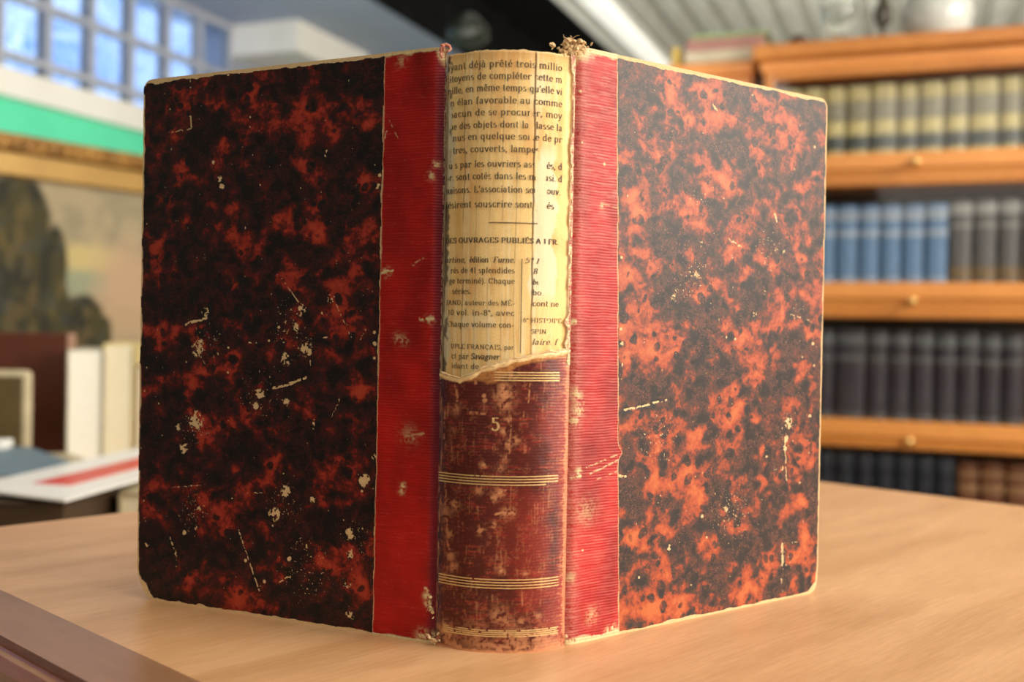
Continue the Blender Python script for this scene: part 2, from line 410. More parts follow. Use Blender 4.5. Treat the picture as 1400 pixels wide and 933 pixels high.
# vertex-painted wear on cloth and leather, woven ribs as bump
def ribmat(name, period, strength, rough=.42, spec=.5, vfade=False):
    m, nt, b = newmat(name)
    c = attr(nt, 'Col', 'Color'); bc = attr(nt, 'bc', 'Vector')
    sp = nt.nodes.new('ShaderNodeSeparateXYZ'); nt.links.new(bc, sp.inputs[0])
    n = nt.nodes.new('ShaderNodeTexNoise'); n.inputs['Scale'].default_value = 90; nt.links.new(bc, n.inputs['Vector'])
    n2 = nt.nodes.new('ShaderNodeTexNoise'); n2.inputs['Scale'].default_value = 1400; nt.links.new(bc, n2.inputs['Vector']); n2.inputs['Detail'].default_value = 3
    ph = math_(nt, 'ADD', math_(nt, 'MULTIPLY', sp.outputs[1], 2 * math.pi / period), math_(nt, 'MULTIPLY', n.outputs['Fac'], 7.0))
    wv = math_(nt, 'SINE', ph)
    h = math_(nt, 'ADD', math_(nt, 'MULTIPLY', wv, .5), math_(nt, 'MULTIPLY', n2.outputs['Fac'], .7))
    bp = nt.nodes.new('ShaderNodeBump'); bp.inputs['Strength'].default_value = strength; bp.inputs['Distance'].default_value = .0003
    nt.links.new(h, bp.inputs['Height']); nt.links.new(bp.outputs[0], b.inputs['Normal'])
    b.inputs['Roughness'].default_value = rough; b.inputs['Specular IOR Level'].default_value = spec
    f = math_(nt, 'MULTIPLY', mr2(nt, n2.outputs['Fac'], .35, .7), .30)
    k = mix_(nt, f, c, (.9, .9, .9)); kk = nt.nodes.new('ShaderNodeMix'); kk.data_type = 'RGBA'; kk.blend_type = 'MULTIPLY'; kk.inputs[0].default_value = 1
    nt.links.new(c, kk.inputs[6])
    g = math_(nt, 'ADD', .84, math_(nt, 'MULTIPLY', n2.outputs['Fac'], .32))
    nt.links.new(g, kk.inputs[7]); nt.links.new(kk.outputs[2], b.inputs['Base Color'])
    return m
def mr2(nt, v, a, b_):
    n = nt.nodes.new('ShaderNodeMapRange'); nt.links.new(v, n.inputs[0]); n.inputs[1].default_value = a; n.inputs[2].default_value = b_; return n.outputs[0]
M['cloth'] = ribmat('red_ribbed_cloth', .00115, .28, .44, .25)
M['leather'] = ribmat('dark_red_leather', .0012, .14, .40, .4)
M['paper'] = ribmat('printed_waste_paper', .5, .25, .75, .2)
M['core'] = mat('worn_pasteboard', (.70, .52, .30), (.52, .36, .19), .8, 400, bump=.3)
M['fray'] = mat('frayed_paper_fibre', (.88, .66, .38), (.62, .40, .19), .85, 500, bump=.3)
M['frayred'] = mat('torn_pink_cloth', (.62, .30, .20), (.45, .12, .08), .85, 500, bump=.3)
M['leaves'] = mat('page_edges', (.66, .54, .35), (.48, .36, .21), .8, 60, stretch=(1, 1, 30), bump=.2)
M['ink'] = mat('printing_ink', (.075, .055, .04), (.035, .026, .02), .7, 900, lo=.4, hi=.75)
M['gold'] = mat('gold_leaf', (.86, .58, .26), (.66, .42, .18), .42, 700, metal=.30)

def stamps(U, Vv, conv, clusters=(), lines=(), seed=0):
    """scuffs: clusters (px,py,r_px,strength); lines (x0,y0,x1,y1,w_px,strength)"""
    mm = .00030
    fine = fbm(U / .0009, Vv / .0009, seed, 3); fine2 = fbm(U / .0022, Vv / .0022, seed + 5, 2)
    tot = np.zeros_like(U)
    for (x, y, r_, s_) in clusters:
        u0, v0 = conv(x, y); rm = r_ * mm
        d2 = ((U - u0) ** 2 + (Vv - v0) ** 2) / rm ** 2
        if r_ <= 4: a = s_ * sst(1.2, .6, d2 * 2.2 * (0.2 + 1.7 * fine2))
        else: a = s_ * np.exp(-d2 * 1.2) * sst(.42, .60, fine * .7 + fine2 * .3 + .09 * np.exp(-d2))
        tot = np.maximum(tot, a)
    for (xa, ya, xb, yb, w_, s_) in lines:
        a0 = np.array(conv(xa, ya)); b0 = np.array(conv(xb, yb)); d = b0 - a0; L2 = (d ** 2).sum()
        t = np.clip(((U - a0[0]) * d[0] + (Vv - a0[1]) * d[1]) / L2, 0, 1)
        dist = np.hypot(U - a0[0] - t * d[0] + (fine2 - .5) * .0012, Vv - a0[1] - t * d[1] + (fine2 - .5) * .0012)
        a = s_ * sst(1.4, .5, dist / (w_ * mm)) * sst(.30, .5, fine)
        tot = np.maximum(tot, a)
    return tot

class Board: pass
def make_board(left):
    B = Board(); B.left = left
    if left:
        P0 = on_z(595, 880.5, TZ); P1 = on_z(187, 817, TZ)
    else:
        P0 = on_z(769, 884, TZ); P1 = on_z(1117, 809.5, TZ)
    D = (P1 - P0); W = D.length; D.normalize()
    N = Vector((D.y, -D.x, 0)) if not left else Vector((-D.y, D.x, 0))
    if N.y > 0: N = -N
    zt0 = on_vplane(605 if left else 785, 64 if left else 62, P0, N.x, N.y).z - TZ
    zt1 = on_vplane(203 if left else 1117, 109 if left else 133, P0, N.x, N.y).z - TZ
    print('BOARD', 'L' if left else 'R', 'W', W, 'z', zt0, zt1)
    conv = lambda px, py: (lambda p: ((p - P0).dot(D), p.z - TZ))(on_vplane(px, py, P0, N.x, N.y))
    B.P0, B.D, B.N, B.W, B.zt0, B.zt1, B.conv = P0, D, N, W, zt0, zt1, conv
    Pl = np.array(to_local(P0)); Dn = np.array(D); Nn = np.array(N)
    def place(U, Vf, off):        # Vf 0..1 fraction of height
        H = zt0 + (zt1 - zt0) * np.clip(U / W, 0, 1)
        Z = Vf * H
        return Pl[None, None, :] + U[..., None] * Dn + np.asarray(off)[..., None] * Nn + Z[..., None] * np.array([0, 0, 1.]), Z
    B.place = place
    H = .24; r0 = .0045
    def umax(Vf):
        d = np.minimum(Vf, 1 - Vf) * H
        rr = r0
        k = np.where(d < rr, rr - np.sqrt(np.maximum(rr ** 2 - (rr - d) ** 2, 0)), 0)
        if left: k = k + .0045 * sst(.016, .0, Vf * H) ** 1.5
        else: k = k + .0010 * sst(.010, .0, Vf * H)
        return W - k + (fbm(Vf * 60, Vf * 0 + 3, 2 + left, 3) - .5) * .0006
    # cloth / paper boundary
    if left: ub0, ub1 = conv(510, 868)[0], conv(527, 70)[0]
    else: ub0, ub1 = conv(845, 862)[0], conv(843, 71)[0]
    def ub(Vf): return ub0 + (ub1 - ub0) * Vf + (fbm(Vf * 45, Vf * 0 + 8, 4, 3) - .5) * .0007
    res = .00036
    # ---- paper
    nv = int(H / res); nu = int((W - ub0) / res)
    vf = np.linspace(0, 1, nv)[:, None] * np.ones((1, nu)); t = np.linspace(0, 1, nu)[None, :] * np.ones((nv, 1))
    U = ub(vf) + (umax(vf) - ub(vf)) * t
    P, Z = place(U, vf, np.full_like(U, .00015))
    dt = (1 - vf) * H; db = vf * H; df = umax(vf) - U; dh = U - ub(vf)
    j = fbm(U / .004, Z / .004, 11 + left, 4); j2 = fbm(U / .012, Z / .012, 15 + left, 2)
    edge = lambda d, t_: sst(1.25, .75, d / (t_ * (.45 + .95 * j * j2 * 2)))
    if left:
        wear = np.maximum.reduce([edge(dt, .0017), edge(df, .0009) * (j2 > .3), edge(db, .0010) , edge(dh, .0006) * (j2 > .45)])
        # worn lower corner and chips
        wear = np.maximum(wear, edge(df + .35 * db, .0042 + .0 * df) * (db < .017))
        for (x, y, r_) in ((245, 827, 9), (275, 831, 8), (301, 835, 6)):
            u0, v0 = conv(x, y); wear = np.maximum(wear, sst(1.2, .8, np.hypot(U - u0, (Z - max(v0, 0.0)) * 1.8) / (r_ * .0003) + (j - .5)))
        cl = [(281,427,9,1),(270,478,14,1),(276,468,6,1),(255,495,2.2,1),(312.5,475.7,2.4,1),(368,466,2,1),(341,468.6,3,1),(201,503,2.2,1),(392,491,13,1),(419.6,478,14,.95),(355,539,10,1),(350,555,7,.9),(268.5,575,17,1.1),(244,584,8,.8),(252,613,13,.85),(429,579.6,3,.9),(312,509.5,2.6,1),(453,409,10,.8),(411.6,423.6,11,1.1),(440.5,428.5,2.4,1),(381.7,447.7,3.4,1),(405,447,8,.9),(511,626,7,1),(217,552,2,1),(197.7,534.6,2,1),(392,550.7,10,.7),(392,551,3,.7),
              (390.7,672,10,1.1),(375,703,12,1.2),(377,700,4.5,1),(373,719,2.5,1),(498.4,657,11,1.2),(499,664,4.5,1),(495,672,3,.9),(478.5,730,9,1.1),(478,733,3,1),(273,696.5,6,.9),(252.4,728.7,6,.8),(268,722,5,.8),(336,767,3,1),(361.7,795,4,.9),(478.5,757.6,9,.8),(395.5,764,4,.9),(427.7,683.6,7,.8),(300.6,245,6,1),(304,256,7,1),(342.4,160,2.6,1),(342,173.5,2,1),(233,149.4,2,.8),(292,222,5,.7),(380,375,5,.5),(330,760,8,.5),(475,800,14,.6),(478,842,12,.7),(197,685,2,1),(191,715,2,1),(514,228,5,1),(519,240,4,1),(517,255,6,.9),(280,352,12,.45),(512,455,4,1),(512,470,5,1),(512,490,4,1)]
        ln = [(254,444,283,435,2,.9),(386,382,411,417,1.1,.8),(373,532,419,517,1.9,1),(460,417,479,459,1.1,.7),(464.6,546,453,575,1,.7),(326,724,355,809,1.3,.85),(233,735,242.7,767,1.7,.8),(241,750,241,775,1.1,.7),(331,674,360,674.6,1.1,.7),(382.6,796,402,785,1.3,.8),(236,667,283,662.7,1,.6),(259,102,261,120,1.3,.8),(261,155,262,174,1.6,.7),(231,181,262,176,1.6,.55),(447,205,445,214,1.2,.8),(419,745,421,756,1.7,.9),(341,468,350,468,1.3,.9),(438,462,448,461,1.2,.9),(400,655,402,700,.9,.5),(360,809,362,830,1,.5),(430,575,428,586,1.6,.9),(270,480,282,500,1,.7),(425,500,423,480,1.1,.7),(500,450,492,465,1,.6),(398,466,440,476,.9,.5),(200,745,201,746,2,.8)]
        pos = [(299,144,14),(415,144,14),(492,144,12),(421,185,22),(457,182,14),(251,221,18),(231,266,20),(334,230,12),(318,282,16),(357,272,10),(412,227,12),(437,279,18),(502,250,14),(260,304,12),(212,340,18),(315,314,10),(463,343,20),(354,340,14),(437,324,14),(405,92,12),(244,137,14),(244,176,14),(402,395,14),(318,391,14),(399,366,10),(405,436,14),(457,430,20),(463,469,16),(276,501,14),(264,520,16),(270,575,20),(341,559,16),(479,575,18),(489,533,14),(222,456,12),(219,520,10),(389,600,14),(209,356,16),(434,629,12),(325,648,18),(373,645,16),(341,671,14),(440,632,12),(248,645,12),(325,822,22),(447,777,18),(386,793,14),(302,754,12),(476,754,12),(485,793,14),(260,787,12),(300,195,8),(377,300,10),(500,180,10),(350,120,8)]
        neg = [(468,352,7),(222,355,6),(280,180,30),(400,250,14),(350,165,26),(300,350,20),(420,500,22),(340,490,22),(230,600,22),(330,610,18),(420,700,24),(250,740,22),(400,740,24),(500,700,16),(500,400,14),(230,400,16),(500,620,10)]
        base, ap, an = -.085, .23, .10
    else:
        wear = np.maximum.reduce([edge(dt, .0017), edge(df, .0009), edge(db, .0012), edge(dh, .0006) * (j2 > .4)])
        wear = np.maximum(wear, sst(1.1, .8, (df + db + .2 * np.abs(df - db)) / (.0075 + .003 * (j - .5))))
        cl = [(977,146,3,.8),(961,182,2,1),(1060.6,297.6,4.5,.9),(1113.7,201,4,1),(957.7,333,12,.56),(969,249,12,.45),(921,407,14,.56),(1031.7,431,7,1),(993,461,2.4,1),(1005,463.4,3.6,1),(953,375,16,.54),(1096.6,488.5,2.5,1),(1007.6,539,8,.45),(1078,577.6,13,1),(1075,600,8,.8),(1107,570,6,.8),(914.3,751.8,4.6,1.1),(915,746,3,1),(873.5,789.7,3,1.1),(1070,762,5,.9),(1073.5,613,8,.9),(993,696,12,.55),(901.5,805.8,14,.4),(1069,640,6,.8),(945,800,2,1),(966,735,3,.8),(960,706,4,.7),(1000,352,8,.6),(1072,345,7,.7),(1045,400,7,.6),(925,398,8,.6),(858,268,3,.8),(1060,640,10,.6),(1048,625,6,.6),(903,678,2,1),(849,450,4,.9),(850,470,5,.9),(850,500,5,.9),(849,520,5,.8),(850,352,3,1),(1111,470,4,1),(1113,500,3,1),(1000,600,6,.4),(1093,660,5,.6),(900,520,7,.5),(968,660,8,.4)]
        ln = [(853,561.5,911,547,1.8,1),(996,326.5,1014,339,1.3,.8),(1068.7,744.7,1070,777,2.4,.9),(1069,744,1095,741,1.2,.6),(1073,602,1075,660,1.4,.8),(1081,429.7,1113.7,442,2,.5),(1072,205,1113,214,1.2,.45),(845,651,856,651,1.8,1),(1068,790,1070,810,1.3,.6),(1003,262,1040,240,1,.4),(1059,292,1062,303,1.6,.9),(975,142,980,152,1.3,.8),(880,690,895,680,1,.4)]
        pos = [(868,370,28),(862,480,30),(856,275,18),(872,291,20),(908,220,20),(921,134,20),(966,124,20),(979,172,18),(943,172,12),(1069,156,20),(1040,178,14),(946,288,25),(921,307,15),(969,256,16),(1007,224,12),(850,345,14),(1107,333,10),(872,356,25),(882,404,22),(853,449,10),(898,478,25),(1098,352,12),(953,410,14),(1001,349,12),(1107,459,14),(1033,513,16),(872,574,15),(953,587,14),(1011,552,20),(914,606,22),(1043,619,14),(1069,420,8),(889,661,20),(946,687,14),(905,722,15),(1046,684,16),(991,700,14),(927,825,20),(895,831,20),(869,735,14),(1098,735,14),(1011,812,14),(1085,799,10),(969,761,12),(914,619,14),(850,210,9),(1100,600,12),(1095,690,14)]
        neg = [(888,146,25),(985,211,22),(1065,230,28),(856,249,10),(889,442,20),(969,426,30),(953,484,30),(882,526,18),(959,520,16),(1049,523,25),(1033,555,14),(1075,491,20),(856,613,14),(937,574,20),(866,693,25),(863,767,20),(985,664,20),(1033,754,30),(953,729,16),(959,819,20),(914,645,14),(872,799,18),(1085,240,22),(900,245,14),(930,350,14),(1020,390,20),(1080,300,16)]
        base, ap, an = -.010, .19, .12
    wear = np.clip(np.maximum(wear, stamps(U, Z, conv, cl, ln, 30 + left)), 0, 1.2)
    sp_ = fbm(U / .00065, Z / .00065, 91, 2); sc1 = fbm((U + Z * .35) / .0004, (Z - U * .35) / .006, 93, 2); sc2 = fbm((U - Z * .6) / .0004, (Z + U * .6) / .005, 95, 2)
    zone = np.zeros_like(U)
    for (x, y, r_) in (((285,470,45),(400,450,55),(355,540,60),(265,590,40),(390,690,45),(265,700,45),(420,780,70),(490,740,40)) if left else ((950,380,60),(1075,590,45),(1090,430,30),(900,600,60),(1000,700,70),(1050,340,50),(960,280,40),(1075,770,30))):
        u0, v0 = conv(x, y); zone = np.maximum(zone, np.exp(-((U - u0) ** 2 + (Z - v0) ** 2) / (r_ * .0003) ** 2))
    wear = np.maximum(wear, .85 * zone * np.maximum.reduce([sst(.74, .80, sp_), .8 * sst(.84, .90, sc1), .8 * sst(.85, .90, sc2)]))
    wear = np.maximum(wear, .9 * sst(.895, .93, fbm(U / .0011, Z / .0011, 97, 2)))
    tone = np.full_like(U, base)
    gp = np.zeros_like(U); gn = np.zeros_like(U)
    wu = U + (fbm(U / .01, Z / .01, 40, 2) - .5) * .007; wz = Z + (fbm(U / .01, Z / .01, 47, 2) - .5) * .007
    for (x, y, r_) in pos:
        u0, v0 = conv(x, y); gp = np.maximum(gp, np.exp(-(((wu - u0) ** 2 + (wz - v0) ** 2) / (r_ * .00030) ** 2)))
    for (x, y, r_) in neg:
        u0, v0 = conv(x, y); gn = np.maximum(gn, np.exp(-(((wu - u0) ** 2 + (wz - v0) ** 2) / (r_ * .00030) ** 2)))
    tone = tone + ap * gp - an * gn
    P = P + (-.00008 * sst(.3, .7, wear))[..., None] * Nn
    bcv = np.stack([U, Z, np.full_like(U, 1.7 if left else 4.1)], -1)
    # ---- board core
    K = 60
    vv = np.concatenate([np.linspace(0, .03, 14), np.linspace(.035, .965, 40), np.linspace(.97, 1, 14)])
    ring = []
    um = umax(vv)
    for s_ in range(len(vv)): ring.append((um[s_], vv[s_]))
    outline = [(.0065, 0.0)] + ring + [(.0065, 1.0)]
    ou = np.array([[p[0] for p in outline]]); ov = np.array([[p[1] for p in outline]])
    rings = []
    for off in (0.0, -.0028):
        rings.append(place(ou, ov, np.full_like(ou, off))[0][0])
    n_ = len(outline); Vc = np.concatenate(rings)
    bm = bmesh.new(); vs_ = [bm.verts.new(tuple(v)) for v in Vc]
    bm.faces.new(vs_[:n_]); bm.faces.new(list(reversed(vs_[n_:])))
    for i in range(n_): bm.faces.new((vs_[i], vs_[(i + 1) % n_], vs_[n_ + (i + 1) % n_], vs_[n_ + i]))
    mb = MB(); mb.bm.free(); mb.bm = bm
    cover = mb.build('cover_board', M['core'], book)
    if left: cover['label'] = 'left board, dark marbled with white scuffs'
    else: cover['label'] = 'right board, brighter orange-red marbled'
    mesh_obj('marbled_paper', P.reshape(-1, 3), grid_faces(nv, nu, not left), M['marble'], cover, attrs={
        'bc': ('FLOAT_VECTOR', bcv.reshape(-1, 3)), 'tone': ('FLOAT', tone), 'lit_or_ink_fade': ('FLOAT', np.full_like(U, 0.0 if left else .85)), 'wear': ('FLOAT', wear)})  # right board gets the painted-in lit colours
    # ---- cloth strip
    res2 = .0003
    nv = int(H / res2); nu = int(ub0 / res2) + 2
    vf = np.linspace(0, 1, nv)[:, None] * np.ones((1, nu)); t = np.linspace(0, 1, nu)[None, :] * np.ones((nv, 1))
    ub_j = ub(vf) + (fbm(vf * 300, vf * 0 + 2, 5, 2) - .5) * .0003
    if not left:      # little flap that has come loose
        u0, v0 = conv(849, 618); ub_j = ub_j + .0022 * np.exp(-((vf * H - v0) / .0022) ** 2)
    U = ub_j * t
    hinge = np.exp(-(U / .0028) ** 2)
    P, Z = place(U, vf, .00045 - .0022 * hinge)
    ripple = (fbm(U / .003, Z / .003, 21, 3) - .5) * .0002
    P = P + ripple[..., None] * Nn
    red = np.array([.36, .008, .006]) if left else np.array([.42, .022, .020])
    n1_ = fbm(U / .012, Z / .02, 22 + left, 3); nf = fbm(U / .0006, Z / .0005, 24, 3); hs = fbm(U / .006, Z / .0004, 26, 2)
    C = red[None, None, :] * ((.50 + 1.0 * n1_) * (.86 + .28 * hs))[..., None]
    pink = np.array([.55, .19, .15])
    dt = (1 - vf) * H; db = vf * H
    if left:
        C = C * (1 - .55 * sst(.0050, .0018, U)[..., None]) + np.array([.03, .008, .03]) * (.55 * sst(.0050, .0018, U))[..., None]  # dark purple by the hinge: groove shade painted into the cloth
        wr_ = .16 * sst(.60, .75, hs) * sst(.6, .7, nf)
        cl = [(529,372,7,1),(552,664,5,1),(550,672,5,.8),(550,84,8,.5),(566,600,3,.5),(545,463,8,.5),(553,466,8,.5),(588,437,6,1),(583,815,5,1.1),(585,826,5,1),(578,869,9,1.1),(590,872,7,1.1),(560,595,14,.35),(596,225,5,1),(590,241,6,.9)]
        ln = [(519,374,538,370,1.8,1),(576,437,592,436,2.4,1),(524,200,530,180,1,.6),(533,165,545,190,.8,.5),(556,598,580,593,1.6,.5),(565,362,580,353,1,.5),(583,805,589,835,2.4,1)]
        top_t, bot_t, h_t = .0014, .0010, .0001
    else:
        fadeh = sst(.011, .0, U)
        wr_ = np.clip(.75 * fadeh * sst(.40, .62, nf * .6 + hs * .4 + .08) + .28 * sst(.52, .75, hs) * (.4 + n1_), 0, 1)
        wr_ = np.maximum(wr_, .62 * sst(.58, .72, fbm(U / .008, Z / .0005, 61, 2)) * sst(.0, .4, Z / H - .45))
        cl = [(790,645,6,1),(778,440,5,1.1),(795.4,752.7,2.4,1),(793,125,2.6,.9),(795,195,2.6,.9),(790,560,10,.9),(788,540,10,.8),(785,575,9,.8),(830,862,6,1),(836,858,6,1),(780,790,8,.6),(825,225,3,.8),(822,282,5,.7),(808,842,12,.5),(800,700,20,.35)]
        ln = [(770,655,792,652,2.2,1),(770,437,786,441,3,1),(806,648,843,630,1.3,.8),(815,656,843,645,1.1,.8),(800,640,843,622,1.1,.7),(822,279,843,284,1.2,.6)]
        top_t, bot_t, h_t = .0019, .0020, .0006
    C = C * (1 - wr_[..., None]) + pink * wr_[..., None]
    j = fbm(U / .004, Z / .004, 51 + left, 4)
    e2 = lambda d, t_: sst(1.25, .75, d / (t_ * (.3 + 1.4 * j)))
    dc = ub_j - U
    ws = np.maximum.reduce([e2(dt, top_t), e2(db, bot_t), e2(U, h_t) * .8, e2(dc, .00035) * .55 * np.ones_like(U), stamps(U, Z, conv, cl, ln, 70 + left)])
    if not left: ws = np.maximum(ws, sst(1.2, .7, np.hypot((U - .001) / .010, (dt + .0) / .0068) + (j - .5) * .8))
    if left: ws = np.maximum(ws, sst(1.2, .7, np.hypot((U - .000) / .0038, (dt) / .0075) + (j - .5) * .8))
    if not left:
        st = .22 * np.exp(-((Z - conv(800, 170)[1] - .5 * (U - .006)) / .0035) ** 2) * sst(.35, .6, j)
        C = C * (1 - st[..., None]) + np.array([.10, .03, .04]) * st[..., None]
    ws = np.clip(ws, 0, 1)
    C = C * (1 - ws[..., None]) + (CREAM * (.70 + .3 * nf[..., None])) * ws[..., None]
    bcv = np.stack([U, Z, np.full_like(U, 2.0)], -1)
    P = P + (.00012 * ws)[..., None] * Nn
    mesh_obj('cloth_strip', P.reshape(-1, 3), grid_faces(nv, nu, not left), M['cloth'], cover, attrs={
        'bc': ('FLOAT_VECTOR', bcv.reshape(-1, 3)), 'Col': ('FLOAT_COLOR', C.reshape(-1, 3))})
    return B
BL = make_board(True); BR = make_board(False)
# ------------------------------------------------------------------ spine
SL = on_z(597, 881, TZ); SR = on_z(770, 884.5, TZ)
SCX, SCY = (SL.x + SR.x) / 2, (SL.y + SR.y) / 2
HW = (SR - SL).length / 2
SD = (SR - SL).normalized(); SN = Vector((SD.y, -SD.x, 0))
if SN.y > 0: SN = -SN
SAG = .0098
zs0 = .0; ZTOP = .2325
_x = np.linspace(-1, 1, 2001)
def sag_(x): return SAG * (1 - np.abs(x) ** 2.3)
_arc = np.concatenate([[0], np.cumsum(np.hypot(np.diff(_x * HW), np.diff(sag_(_x))))]); ARC = _arc[-1]
def x_from_s(s): return np.interp(s, _arc, _x)
def s_from_x(x): return np.interp(x, _x, _arc)
S0 = np.array(to_local(Vector((SCX, SCY, TZ)))); SDn = np.array(SD); SNn = np.array(SN)
def spine_pt(s, z, off):
    x = x_from_s(s); dx = 1e-3
    g = (sag_(x + dx) - sag_(x - dx)) / (2 * dx * HW)
    nl = np.sqrt(1 + g * g); nx_, ny_ = -g / nl, 1 / nl
    X = x * HW + off * nx_; Y = sag_(x) + off * ny_
    return S0 + X[..., None] * SDn + Y[..., None] * SNn + np.asarray(z)[..., None] * np.array([0, 0, 1.])
def spconv(px, py):
    Y = SCY - .006
    for _ in range(4):
        p = on_y(px, py, Y); x = max(-1, min(1, (p - Vector((SCX, SCY, 0))).dot(SD) / HW))
        q = Vector((SCX, SCY, 0)) + SD * (x * HW) + SN * float(sag_(np.array(x))); Y = q.y
    return float(s_from_x(x)), p.z - TZ
ZTOP = spconv(690, 68)[1]
print('SPINE arc', ARC, 'top', ZTOP, 'halfwidth', HW)
tear = [(597,509),(612,512),(630,518),(645,513),(660,504),(680,497),(700,492),(720,488),(740,483),(772,477)]
tp = [spconv(*p) for p in tear]; tsx = [p[0] for p in tp]; tzz = [p[1] for p in tp]
tsx[0] = -.001; tsx[-1] = ARC + .001
def tearz(s): return np.interp(s, tsx, tzz) + (fbm(s / .003, s * 0 + 2, 3, 3) - .5) * .0010
res = .00027
# lining paper (printed waste)
nu = int(ARC / res); nv = int((ZTOP - .10) / res)
s = np.linspace(.0003, ARC - .0003, nu)[None, :] * np.ones((nv, 1)); z = np.linspace(.10, ZTOP, nv)[:, None] * np.ones((1, nu))
z = z + (fbm(s / .003, s * 0 + 5, 9, 3) - .5) * .0012 * (z > ZTOP - .0004)
crease = [(632,.9,.5),(650,.35,.3),(668,.3,.3),(686,.4,.35),(705,.5,.45),(611,.5,.4)]
dep = np.zeros_like(s); crk = np.zeros_like(s); hil = np.zeros_like(s)
for (px, a_, w_) in crease:
    sc_ = spconv(px, 300)[0] + (fbm(z / .03, z * 0 + px, 5, 3) - .5) * .0018
    g = np.exp(-((s - sc_) / (.00022)) ** 2) * sst(.30, .55, fbm(z / .012, z * 0 + px, 8, 3))
    dep += a_ * g * .00012; crk = np.maximum(crk, a_ * g); hil = np.maximum(hil, .6 * a_ * np.exp(-((s - sc_ - .0006) / .0003) ** 2))
sc_ = spconv(729, 280)[0] + (fbm(z / .02, z * 0 + 4, 6, 4) - .5) * .0022
g = np.exp(-((s - sc_) / .00030) ** 2) * sst(.2, .42, fbm(z / .01, z * 0 + 5, 8, 3))
crk = np.maximum(crk, 1.0 * g); dep += g * .0002; hil = np.maximum(hil, .7 * np.exp(-((s - sc_ - .0009) / .0005) ** 2))
step = sst(sc_ - .0002, sc_ + .0002, s) * .00025
P = spine_pt(s, z, -.0004 - dep + step + (fbm(s / .004, z / .02, 12, 3) - .5) * .0002)
base = srgb(246, 212, 145); orange = srgb(226, 168, 98); pale = srgb(250, 236, 196); grey = srgb(215, 206, 172)
C = np.ones(s.shape + (3,)) * base
def blend(C, c, a): return C * (1 - a[..., None]) + c * a[..., None]
n_a = fbm(s / .003, z / .02, 31, 4); n_b = fbm(s / .008, z / .010, 33, 4); n_c = fbm(s / .0015, z / .05, 35, 3)
C = blend(C, orange, .50 * sst(.48, .75, n_a)); C = blend(C, pale, .45 * sst(.5, .75, n_c))
C = blend(C, orange, .45 * sst(.5, .75, n_b))
# browner along the top, darker at the sides, pale patches where a layer has gone
C = blend(C, orange * .8, .65 * sst(.006, .0, ZTOP - z) * sst(.3, .6, n_b + .1))
sR = spconv(747, 300)[0]; zA, zB = spconv(740, 205)[1], spconv(740, 410)[1]
pw = sst(.0052, .0036, np.abs(s - sR) + (n_b - .5) * .008) * sst(zB - .003, zB + .004, z) * sst(zA + .005, zA - .004, z)
C = blend(C, srgb(243, 228, 190), .9 * pw)
for (x, y, rx, ry, a_) in ((608,160,8,30,.9),(612,230,9,50,.8),(606,190,7,30,.8),(604,470,11,45,.9),(606,420,8,25,.5),(607,380,8,40,.6),(650,440,20,9,.35),(745,120,9,25,.4)):
    s0, z0 = spconv(x, y); d = np.hypot((s - s0) / (rx * .0004), (z - z0) / (ry * .00029)) + (n_b - .5) * .9
    C = blend(C, grey if x < 640 else pale, a_ * sst(1.15, .75, d))
C = blend(C, srgb(90, 70, 50), .75 * np.clip(sst(.0016, .0004, s) + sst(.0016, .0004, ARC - s) * .8, 0, 1) * sst(.25, .5, n_b))
blk = sst(.0030, .0018, s + (fbm(s / .002, z / .002, 77, 3) - .5) * .0034)
C = blend(C, srgb(60, 48, 44), .8 * blk * sst(.5, .62, fbm(s / .004, z / .008, 78, 3)))
C = blend(C, srgb(110, 72, 35), .85 * np.clip(crk, 0, 1)); C = blend(C, pale * 1.1, .6 * hil)
C = blend(C, srgb(250, 225, 170), .7 * sst(.0009, .0002, ZTOP - z))
sp_col = C
back = MB()
lining = mesh_obj('spine_lining', P.reshape(-1, 3), grid_faces(nv, nu), M['paper'], book, attrs={
    'bc': ('FLOAT_VECTOR', np.stack([s, z, s * 0], -1).reshape(-1, 3)), 'Col': ('FLOAT_COLOR', C.reshape(-1, 3))})
lining['label'] = 'printed waste paper bared where the spine leather is torn'
# leather lower part
nu = int(ARC / res); nv = int(.118 / res)
tf = np.linspace(0, 1, nv)[:, None] * np.ones((1, nu)); s = np.linspace(0, ARC, nu)[None, :] * np.ones((nv, 1))
zt_ = tearz(s); z = zt_ * tf
d_t = zt_ - z
lip = np.exp(-((d_t - .0006) / .0009) ** 2)
n_a = fbm(s / .004, z / .004, 81, 4); n_b = fbm(s / .012, z / .016, 83, 3); nf = fbm(s / .0007, z / .0005, 85, 3); hs = fbm(s / .005, z / .0004, 86, 2); vs_ = fbm(s / .0005, z / .006, 87, 3)
P = spine_pt(s, z, .0006 + .0006 * lip * n_a * 1.6 + (n_a - .5) * .0002 + .0002 * sst(.01, .0, z))
C = np.ones(s.shape + (3,)) * np.array([.088, .010, .007]); C = C * (.75 + .5 * n_b)[..., None]
redp = np.array([.34, .030, .020])
xs = x_from_s(s)
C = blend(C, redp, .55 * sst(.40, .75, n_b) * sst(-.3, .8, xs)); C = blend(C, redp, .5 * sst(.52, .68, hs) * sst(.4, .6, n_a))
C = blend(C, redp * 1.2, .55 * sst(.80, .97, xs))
C = blend(C, np.array([.035, .012, .035]), .75 * sst(-.86, -.97, xs))  # shade of the left joint painted onto the leather as dark purple
